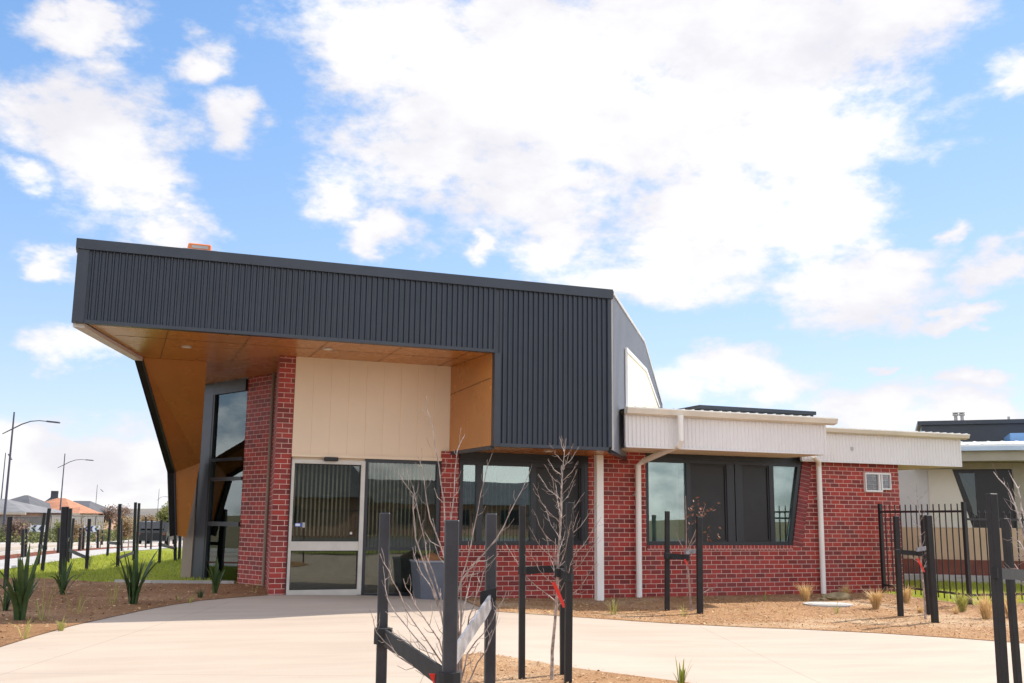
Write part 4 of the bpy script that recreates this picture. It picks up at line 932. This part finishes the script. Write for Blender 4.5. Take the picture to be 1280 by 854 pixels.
lamp(197, 611, 624, 206, 621, 255, True, 'distant street lamp behind the pale green tree')
lamp(0, 566, 569, 11, 568, 118, False, 'street lamp partly hidden behind the tallest one at left edge')
def house(px0, px1, d, depth, zr, ang, roofm, wallm, label, eave=2.45, hip=.45, wins=3, base=-1.0, chim=False):
    a = at(px0, 650, d); c_ = at(px1, 650, d+math.tan(ang)*(px1-px0)/F_PX*d); a.z = c_.z = base
    u = (c_-a); L = u.length; u.normalize(); n_ = Vector((-u.y, u.x, 0)); n_ = n_ if n_.dot(Fh) > 0 else -n_
    o = empty('house', a); tag(o, label, 'house', 'houses across the road')
    part(MB().obox((a.x, a.y), u*L, n_*depth, base, base+eave), 'wall', wallm, o)
    ov = .5; A = a-u*ov-n_*ov; Ln = L+2*ov; D = depth+2*ov; ze = base+eave+.02
    hx = min(D/2, Ln/2-.2)*2*hip
    P_ = [A, A+u*Ln, A+u*Ln+n_*D, A+n_*D]; P_ = [Vector((p.x, p.y, ze)) for p in P_]; r1 = A+u*hx+n_*D/2; r2 = A+u*(Ln-hx)+n_*D/2
    r1 = Vector((r1.x, r1.y, zr)); r2 = Vector((r2.x, r2.y, zr))
    rf_ = part(MB().add(P_+[r1, r2], [(0, 1, 5, 4), (1, 2, 5), (2, 3, 4, 5), (3, 0, 4), (3, 2, 1, 0)]), 'roof', roofm, o)
    part(MB().obox((A.x, A.y), u*Ln, n_*.1, ze-.2, ze-.002), 'eave_fascia', M['hrender'], o)
    if chim: q_ = r1.lerp(r2, .5); part(MB().box(q_.x-.5, q_.x+.5, q_.y-.5, q_.y+.5, zr-.4, zr+.9), 'chimney', M['tiled'], rf_)
    for k in range(wins):
        w0 = a+u*(L*(k+.5)/wins-.5)-n_*.03; w_ = part(MB().obox((w0.x, w0.y), u*1.1, n_*.06, base+.9, base+2.05), 'window', M['signw'], o)
        w1 = w0+u*.07-n_*.012; part(MB().obox((w1.x, w1.y), u*.96, n_*.02, base+.97, base+1.98), 'pane', M['black'], w_)
    return o
house(-95, 26, 88, 14, 2.75, R(8), M['tile'], M['hbrick'], 'nearest house at left edge with pale grey hip roof and pink brick', 2.5, .5, 7)
house(-30, 34, 112, 13, 3.5, R(5), M['tiled'], M['hbrick'], 'dark roofed house behind the nearest pink brick house', 2.6, .5, 5)
house(22, 86, 118, 13, 3.3, R(8), M['tileo'], M['hrender'], 'house with orange terracotta roof and cream walls', 2.5, .45, 4)
house(34, 50, 104, 7, 1.95, R(5), M['tiled'], M['signw'], 'small white walled house with dark roof before orange roof', 2.4, .5, 2)
house(52, 106, 142, 14, 3.3, R(4), M['tiled'], M['hbrick'], 'long grey roofed house with chimney at right of the row', 2.6, .35, 4, -1.0, False)
house(70, 94, 112, 8, 2.2, R(5), M['tileo'], M['hrender'], 'orange gabled wing beside the long grey roofed house', 2.5, .5, 2)
o = house(42, 62, 150, 9, 3.9, R(5), M['tiled'], M['hrender'], 'far house with dark square chimney above the orange roof', 2.6, .4, 2, -1.0, True)
# paling fence
def paling(px0, px1, d0, d1, h, label, base=-.8):
    a, c_ = at(px0, 650, d0), at(px1, 650, d1); a.z = c_.z = 0; o = empty('paling_fence', Vector((a.x, a.y, base))); tag(o, label, 'fence', 'paling fences across the road')
    u = (c_-a); L = u.length; u.normalize(); n_ = Vector((-u.y, u.x, 0)); k = int(L/.5)
    part(MB().corr((a.x, a.y, 0), u, n_, L, base+h, base, .3, .02, 4, 'rib'), 'panel', M['fencew'], o)
    part(MB().bar((a.x, a.y, base+h+.03), (c_.x, c_.y, base+h+.03), .08, .05), 'capping', M['fencew'], o)
    for i in range(0, k+1, 5): p = a+u*L*i/max(1, k); part(MB().bar((p.x, p.y, base), (p.x, p.y, base+h+.1), .1, .1, up=Vector((0, 1, 0))), 'post', M['fencew'], o)
paling(-30, 62, 82, 84, 2.0, 'grey paling fence in front of the pink brick house', -.85); paling(64, 130, 95, 104, 2.1, 'grey paling fence in front of the orange roofed house', -.85)
# chevron signs
def chevron(px0, px1, py, d, n, label):
    a, c_ = at(px0, py, d), at(px1, py, d); u = (c_-a); u.z = 0; L = u.length; u.normalize(); h = .42; n_ = -Fh; z = a.z; b_ = a.lerp(c_, .5)
    o = empty('chevron_sign', Vector((b_.x, b_.y, zg(b_.x, b_.y)))); tag(o, label, 'sign', 'chevron signs on the bend')
    pl = lambda s, z_: tuple((a+u*s)[:2])+(z_,)
    part(MB().prism([pl(0, z-h/2), pl(L, z-h/2), pl(L, z+h/2), pl(0, z+h/2)], tuple(Fh*.03)), 'board', M['signw'], o)
    w = L/n; mb = MB()
    for k in range(n):
        s = w*k+w*.12; t = w*.38
        mb.prism([tuple(Vector(pl(x_, zz))-Fh*.008) for x_, zz in ((s+t*.9, z+h*.46), (s, z), (s+t*.9, z-h*.46), (s+t*.9+t, z-h*.46), (s+t, z), (s+t*.9+t, z+h*.46))], tuple(Fh*.006))
    part(mb, 'chevrons', M['signb'], o)
    for f in (.15, .85): p = a.lerp(c_, f); part(MB().tube([(p.x+Fh.x*.05, p.y+Fh.y*.05, zg(p.x, p.y)-.1), (p.x+Fh.x*.05, p.y+Fh.y*.05, z+h*.4)], .03, 8), 'post', M['boxgrey'], o)
chevron(30, 56, 660.5, 64, 3, 'longer white sign with blue left chevrons, before pink house'); chevron(105, 124, 661, 72, 3, 'shorter white chevron sign beside lone stake and far road')
# hedge and trees
def foliage(mb, c, rx, ry, rz, n, s, clump=9):
    for _ in range(max(1, n//clump)):
        while True:
            q_ = Vector([random.uniform(-1, 1) for _ in range(3)])
            if .25 < q_.length < 1: break
        q_ = Vector((q_.x*rx, q_.y*ry, q_.z*rz)); leafcluster(mb, c+q_, s*1.6, clump, s)
def hedge(L0, d0, d1, h, label):
    mb = MB(); k = int((d1-d0)/1.1)
    for i in range(k):
        p = road(L0+random.uniform(-.3, .3), d0+(d1-d0)*i/k); p.z = zg(p.x, p.y); hh = h*random.uniform(.75, 1.2); foliage(mb, p+Zv*hh*.5, .8, .8, hh*.55, 150, .09)
    p = road(L0, d0); return tag(mb.build('hedge', M['hedge'], None, loc=(p.x, p.y, zg(p.x, p.y)), recalc=False), label, 'hedge')
hedge(-20, 44, 80, 1.0, 'olive green hedge running along the far side of the road')
hedge(-19.8, 82, 130, 1.15, 'farther low hedge continuing beyond the chevron signs')
def tree(px, py, d, h, rw, mm, label, n=1500, trunkh=.4, s=.14):
    b_ = at(px, py, d); b_.z = zg(b_.x, b_.y); o = empty('tree', b_); tag(o, label, 'tree', 'trees along the street')
    t = MB().tube([b_-Zv*.2, b_+Zv*h*trunkh+Vector((.05, .05, 0)), b_+Zv*h*.8], [h*.022, h*.015, h*.005], 7)
    for k in range(6):
        a = k*1.05; p = b_+Zv*h*random.uniform(.3, .55); t.tube([p, p+Vector((math.cos(a)*rw*.4, math.sin(a)*rw*.4, h*.15)), p+Vector((math.cos(a)*rw*.7, math.sin(a)*rw*.7, h*.32))], [h*.01, h*.006, h*.002], 5)
    part(t, 'trunk', M['trunk'], o)
    c_ = MB()
    for k in range(9):
        a = random.uniform(0, 6.28); rr = random.uniform(0, .6)*rw; foliage(c_, b_+Vector((rr*math.cos(a), rr*math.sin(a), h*random.uniform(.42, .86))), rw*.42, rw*.42, h*.16, n//9, s)
    part(c_, 'crown', M[mm], o, recalc=False)
tree(207, 665, 62, 2.6, .95, 'treey', 'pale yellow green tree left of the bronze wing', 2400, .3, .085)
tree(155, 665, 66, 1.9, .75, 'treeo', 'low golden shrub like tree behind tall lawn stakes', 1300, .3, .08)
tree(20, 665, 58, 1.5, .9, 'treer', 'brownish round shrub tree before the pink brick house', 1100, .3, .08)
tree(186, 665, 74, 2.0, .8, 'treeo', 'rusty tree between golden shrub and pale green tree', 1100, .3, .08)
tree(226, 664, 70, 1.8, 1.1, 'treer', 'faded pink tree partly behind the bronze wing', 1200, .3, .09)
tree(136, 655, 150, 3.4, 2.2, 'treer', 'distant bare brown tree right of the grey roofed house', 1400, .3, .16)
tree(148, 655, 170, 3.6, 2.6, 'treer', 'distant brown tree mass above the golden shrub', 1400, .3, .16)
tree(240, 655, 160, 4.0, 2.6, 'treer', 'distant brown tree mass behind the bronze wing', 1400, .3, .16)
tree(75, 664, 60, 1.4, .55, 'treey', 'small green street tree behind the thick dark stake', 700, .3, .07)
tree(92, 664, 64, 1.3, .6, 'treeo', 'small brown street tree right of the thick dark stake', 700, .3, .07)
# parked car glimpsed beyond the lawn
cb = at(197, 670, 62); cb.z = zg(cb.x, cb.y); CR = empty('parked_car', cb); tag(CR, 'small dark parked car glimpsed between stakes beyond the lawn', 'car')
prof = [(-2.1, .35), (-2.1, .8), (-1.95, .95), (-1.3, 1.42), (.5, 1.45), (1.15, 1.0), (2.05, .85), (2.15, .4)]
rd = (Fh-.158*R0).normalized(); rn = Vector((rd.y, -rd.x, 0))
part(MB().prism([tuple((cb+rd*x-rn*.85)[:2])+(cb.z+z,) for x, z in prof], tuple(rn*1.7)), 'body', M['car'], CR)
part(MB().prism([tuple((cb-rd*1.92-rn*.65-rd*.0)[:2])+(cb.z+1.02,), tuple((cb-rd*1.92+rn*.65)[:2])+(cb.z+1.02,), tuple((cb-rd*1.38+rn*.6)[:2])+(cb.z+1.38,), tuple((cb-rd*1.38-rn*.6)[:2])+(cb.z+1.38,)], tuple(-rd*.03+Zv*.02)), 'rear_window', M['black'], CR)
for x in (-1.35, 1.35):
    for s_ in (-1, 1): w0 = cb+rd*x+rn*s_*.80+Zv*.32; part(MB().tube([w0-rn*.1, w0+rn*.1], .32, 16), 'wheel', M['tyre'], CR)
for s_ in (-1, 1): w0 = cb-rd*2.11+rn*s_*.7+Zv*.75; part(MB().bar(w0-rn*.1, w0+rn*.1, .04, .14), 'tail_light', M['budleaf'], CR)
# hills on the horizon
hl = MB(); n = 90; vs = []; fs = []
for i in range(n+1):
    lat = -1300+2600*i/n
    for k, (d_, f) in enumerate(((900, 0), (1150, .75), (1400, 1), (1900, 0))):
        p = cw(lat*d_/1000, d_); vs.append((p.x, p.y, -2+f*(9+6*noise.noise(Vector((i*.13, k*.5, 2)))+3*noise.noise(Vector((i*.5, k, 5))))))
for i in range(n):
    for k in range(3): fs.append((i*4+k, i*4+k+1, (i+1)*4+k+1, (i+1)*4+k))
hl.add(vs, fs); struct(hl.build('hills', M['hill'], smooth=True))

# ------------------------------------------------------------------ what the glass mirrors: lawn, fence and houses behind the viewpoint
sheet('lawn_opposite', [(-40, -12), (60, -12), (60, -4), (-40, -4)], .02, M['lawn'], 6.0)
sheet('road_opposite', [(-60, -34), (80, -34), (80, -12.2), (-60, -12.2)], .02, M['asphalt'], 6.0)
picket((-9, -3, 0), (4, -3, 0), 1.7, 90, 'picket_fence', 'black picket fence mirrored in the entrance door glass', False)
picket((4.1, -3, 0), (17, -3, 0), 1.7, 90, 'picket_fence', 'black picket fence mirrored in the canopy window glass', False)
def hall(x0, x1, y, depth, h, zr, label):
    o = empty('hall', (x0, y, 0)); tag(o, label, 'building'); part(MB().box(x0, x1, y-depth, y, -.1, h), 'wall', M['hbrick'], o)
    part(MB().prism([(x0-.8, y+.8, h+.01), (x0-.8, y-depth-.8, h+.01), (x0-.8, y-depth/2, zr)], (x1-x0+1.6, 0, 0)), 'roof', M['tiled'], o)
    for k in range(3): xx = x0+(x1-x0)*(k+.5)/5; w = part(B(xx-.9, xx+.9, y+.002, y+.05, .9, 2.2), 'window', M['frame'], o); part(B(xx-.8, xx+.8, y+.051, y+.06, 1.0, 2.1), 'pane', M['black'], w)
hall(-16, 0, -44, 12, 2.6, 4.6, 'dark roofed hall mirrored in the entrance door glass'); hall(6, 17, -40, 18, 2.8, 6.2, 'tall dark roofed hall mirrored in canopy window glass'); hall(21, 44, -50, 12, 2.6, 4.8, 'dark roofed hall mirrored in the slanted window glass')

# ------------------------------------------------------------------ light, sky, camera
SUNV = Vector((1.15, .38, 1.0)).normalized()
EL = math.asin(SUNV.z); AZ = math.atan2(SUNV.x, SUNV.y)
sl_ = bpy.data.lights.new('sun', 'SUN'); sl_.energy = 2.75; sl_.angle = R(.53); sl_.color = (1.0, .94, .85)
so_ = bpy.data.objects.new('sun', sl_); COL.objects.link(so_); so_.rotation_euler = (-SUNV).to_track_quat('-Z', 'Y').to_euler(); so_.location = SUNV*60
W = bpy.data.worlds.new('World'); S.world = W; W.use_nodes = True; nt = W.node_tree; nt.nodes.clear()
out = nd(nt, 'ShaderNodeOutputWorld'); sky = nd(nt, 'ShaderNodeTexSky'); sky.sky_type = 'NISHITA'; sky.sun_disc = False
sky.sun_elevation = EL; sky.sun_rotation = AZ; sky.air_density = 1.0; sky.dust_density = .0; sky.ozone_density = 1.7; sky.altitude = 100
bg = nd(nt, 'ShaderNodeBackground'); SKY_S, SKY_K = .13, .145
bg.inputs[1].default_value = SKY_S
sc1 = nd(nt, 'ShaderNodeVectorMath', operation='SCALE'); sc1.inputs['Scale'].default_value = SKY_K; nt.links.new(sky.outputs[0], sc1.inputs[0])
dn = nd(nt, 'ShaderNodeVectorMath', operation='MULTIPLY_ADD'); nt.links.new(sc1.outputs[0], dn.inputs[0]); dn.inputs[1].default_value = (2.1, 1.95, 1.6); dn.inputs[2].default_value = (1, 1, 1)
dv = nd(nt, 'ShaderNodeVectorMath', operation='DIVIDE'); nt.links.new(sc1.outputs[0], dv.inputs[0]); nt.links.new(dn.outputs[0], dv.inputs[1])   # film shoulder: thins the glare near the sun
hs = nd(nt, 'ShaderNodeHueSaturation'); hs.inputs['Saturation'].default_value = 1.35; hs.inputs['Hue'].default_value = .506; hs.inputs['Value'].default_value = 1.13/SKY_S; nt.links.new(dv.outputs[0], hs.inputs['Color']); nt.links.new(hs.outputs[0], bg.inputs[0])
dirn = nd(nt, 'ShaderNodeTexCoord').outputs['Generated']
sep = nd(nt, 'ShaderNodeSeparateXYZ'); nt.links.new(dirn, sep.inputs[0])
az = mathn(nt, 'ARCTAN2', sep.outputs[0], sep.outputs[1]); el = mathn(nt, 'ARCSINE', sep.outputs[2])
cv = nd(nt, 'ShaderNodeCombineXYZ'); nt.links.new(az, cv.inputs[0]); nt.links.new(el, cv.inputs[1])
def wnoise(vec, scale, detail, rough, col=False, sc=(1, 1, 1.8)):
    mp = nd(nt, 'ShaderNodeMapping'); mp.inputs['Scale'].default_value = sc; nt.links.new(vec, mp.inputs[0])
    n = nd(nt, 'ShaderNodeTexNoise'); n.inputs['Scale'].default_value = scale; n.inputs['Detail'].default_value = detail; n.inputs['Roughness'].default_value = rough
    nt.links.new(mp.outputs[0], n.inputs['Vector']); return n.outputs['Color' if col else 'Fac']
warp = nd(nt, 'ShaderNodeVectorMath', operation='MULTIPLY_ADD'); nt.links.new(wnoise(dirn, 7, 5, .6, True), warp.inputs[0]); warp.inputs[1].default_value = (.16, .11, 0)
sh = nd(nt, 'ShaderNodeVectorMath', operation='ADD'); nt.links.new(cv.outputs[0], sh.inputs[0]); sh.inputs[1].default_value = (-.08, -.055, 0); nt.links.new(sh.outputs[0], warp.inputs[2])
CL = [(640, 120, 250, 130), (820, 150, 300, 150), (900, 50, 320, 120), (500, 50, 150, 90), (560, 190, 150, 90), (990, 190, 130, 80), (1110, 25, 120, 60), (700, 240, 160, 75), (850, 265, 160, 60), (800, 335, 165, 48), (690, 300, 65, 40), (720, 60, 300, 110),
 (140, 185, 105, 92), (190, 235, 60, 42), (40, 228, 50, 26), (90, 130, 66, 42), (115, 32, 62, 32), (300, 150, 45, 62), (430, 240, 62, 42), (485, 282, 52, 30), (215, 292, 76, 22), (55, 340, 48, 18), (110, 442, 64, 26), (595, 292, 24, 18), (250, 70, 40, 30),
 (1075, 355, 100, 42), (1105, 322, 74, 27), (1030, 280, 95, 42), (1230, 332, 48, 23), (1205, 385, 33, 11), (930, 472, 125, 42), (1085, 512, 95, 34), (1225, 480, 38, 13), (1250, 520, 70, 24), (1120, 458, 22, 8), (1180, 280, 30, 14),
 (60, 590, 120, 52), (180, 580, 66, 46), (200, 615, 95, 32), (15, 562, 50, 30), (120, 625, 160, 24), (1300, 90, 60, 30), (450, -60, 200, 90), (900, -90, 380, 110)]
den = None
THIN = {(115, 32), (300, 150), (250, 70), (215, 292), (40, 228), (430, 240), (55, 340), (110, 442), (595, 292), (1180, 280), (1300, 90), (90, 130), (1120, 458), (1225, 480)}
for (x, y, rx, ry) in CL:
    v = ray(x, y).normalized(); a0 = math.atan2(v.x, v.y); e0 = math.asin(v.z); k = F_PX/math.hypot(x-640, 0, F_PX) if False else 1
    sb_ = nd(nt, 'ShaderNodeVectorMath', operation='SUBTRACT'); nt.links.new(warp.outputs[0], sb_.inputs[0]); sb_.inputs[1].default_value = (a0, e0, 0)
    ml = nd(nt, 'ShaderNodeVectorMath', operation='MULTIPLY'); nt.links.new(sb_.outputs[0], ml.inputs[0]); ml.inputs[1].default_value = (1/(rx/F_PX*(1.35 if (x, y) in THIN else 1.12)), 1/(ry/F_PX*(1.3 if (x, y) in THIN else 1.12)), 0)
    ln = nd(nt, 'ShaderNodeVectorMath', operation='LENGTH'); nt.links.new(ml.outputs[0], ln.inputs[0])
    d_ = mathn(nt, 'SUBTRACT', .78 if (x, y) in THIN else (1.06 if x > 880 and y > 250 else 1.0), ln.outputs['Value'])
    den = d_ if den is None else mathn(nt, 'SMOOTH_MAX', den, d_, .12)
# unseen clouds behind and beside the viewpoint, brightened to throw fill into the shade
fa = math.atan2(Fh.x, Fh.y)
away = ramp(nt, mathn(nt, 'ABSOLUTE', mathn(nt, 'SUBTRACT', az, fa)), .62, .85)
hi = ramp(nt, el, .62, .8)
aw = mathn(nt, 'MAXIMUM', away, hi)
gen = mathn(nt, 'MULTIPLY', mathn(nt, 'SUBTRACT', wnoise(dirn, 2.6, 6, .55), .44), 3.5)
gen = mathn(nt, 'SUBTRACT', gen, mathn(nt, 'MULTIPLY', mathn(nt, 'SUBTRACT', 1.0, aw), 5))
den = mathn(nt, 'MAXIMUM', den, gen)
fb = mathn(nt, 'ADD', mathn(nt, 'MULTIPLY', mathn(nt, 'SUBTRACT', wnoise(dirn, 6.5, 10, .66), .5), 1.9), mathn(nt, 'MULTIPLY', mathn(nt, 'SUBTRACT', wnoise(dirn, 26, 6, .6), .5), .5))
den2 = mathn(nt, 'ADD', den, fb)
mask = ramp(nt, den2, -.08, .60)
mask = mathn(nt, 'MULTIPLY', mask, .97)
shade = ramp(nt, mathn(nt, 'ADD', wnoise(dirn, 5, 5, .55), mathn(nt, 'MULTIPLY', den2, -.16)), .30, .60)
ccol = mixcol(nt, shade, (1.0, .985, .97), (.80, .785, .83))
cb_ = nd(nt, 'ShaderNodeBackground'); nt.links.new(ccol, cb_.inputs[0]); nt.links.new(mathn(nt, 'MULTIPLY_ADD', aw, .44, .42), cb_.inputs[1])
mx = nd(nt, 'ShaderNodeMixShader'); nt.links.new(mask, mx.inputs[0]); nt.links.new(bg.outputs[0], mx.inputs[1]); nt.links.new(cb_.outputs[0], mx.inputs[2]); nt.links.new(mx.outputs[0], out.inputs[0])

cam = bpy.data.cameras.new('camera'); co = bpy.data.objects.new('camera', cam); COL.objects.link(co); S.camera = co
from mathutils import Matrix
co.matrix_world = Matrix(((Rv.x, Uv.x, -Fv.x, 0), (Rv.y, Uv.y, -Fv.y, 0), (Rv.z, Uv.z, -Fv.z, EYE), (0, 0, 0, 1)))
cam.sensor_width = 36; cam.lens = 36*F_PX/1280; cam.clip_end = 12000; cam.clip_start = .05
S.render.engine = 'CYCLES'; S.render.resolution_x = 1024; S.render.resolution_y = 683
S.view_settings.view_transform = 'Standard'; S.view_settings.look = 'None'; S.view_settings.gamma = 1; S.view_settings.exposure = 1.40
S.cycles.max_bounces = 8; S.cycles.transparent_max_bounces = 12
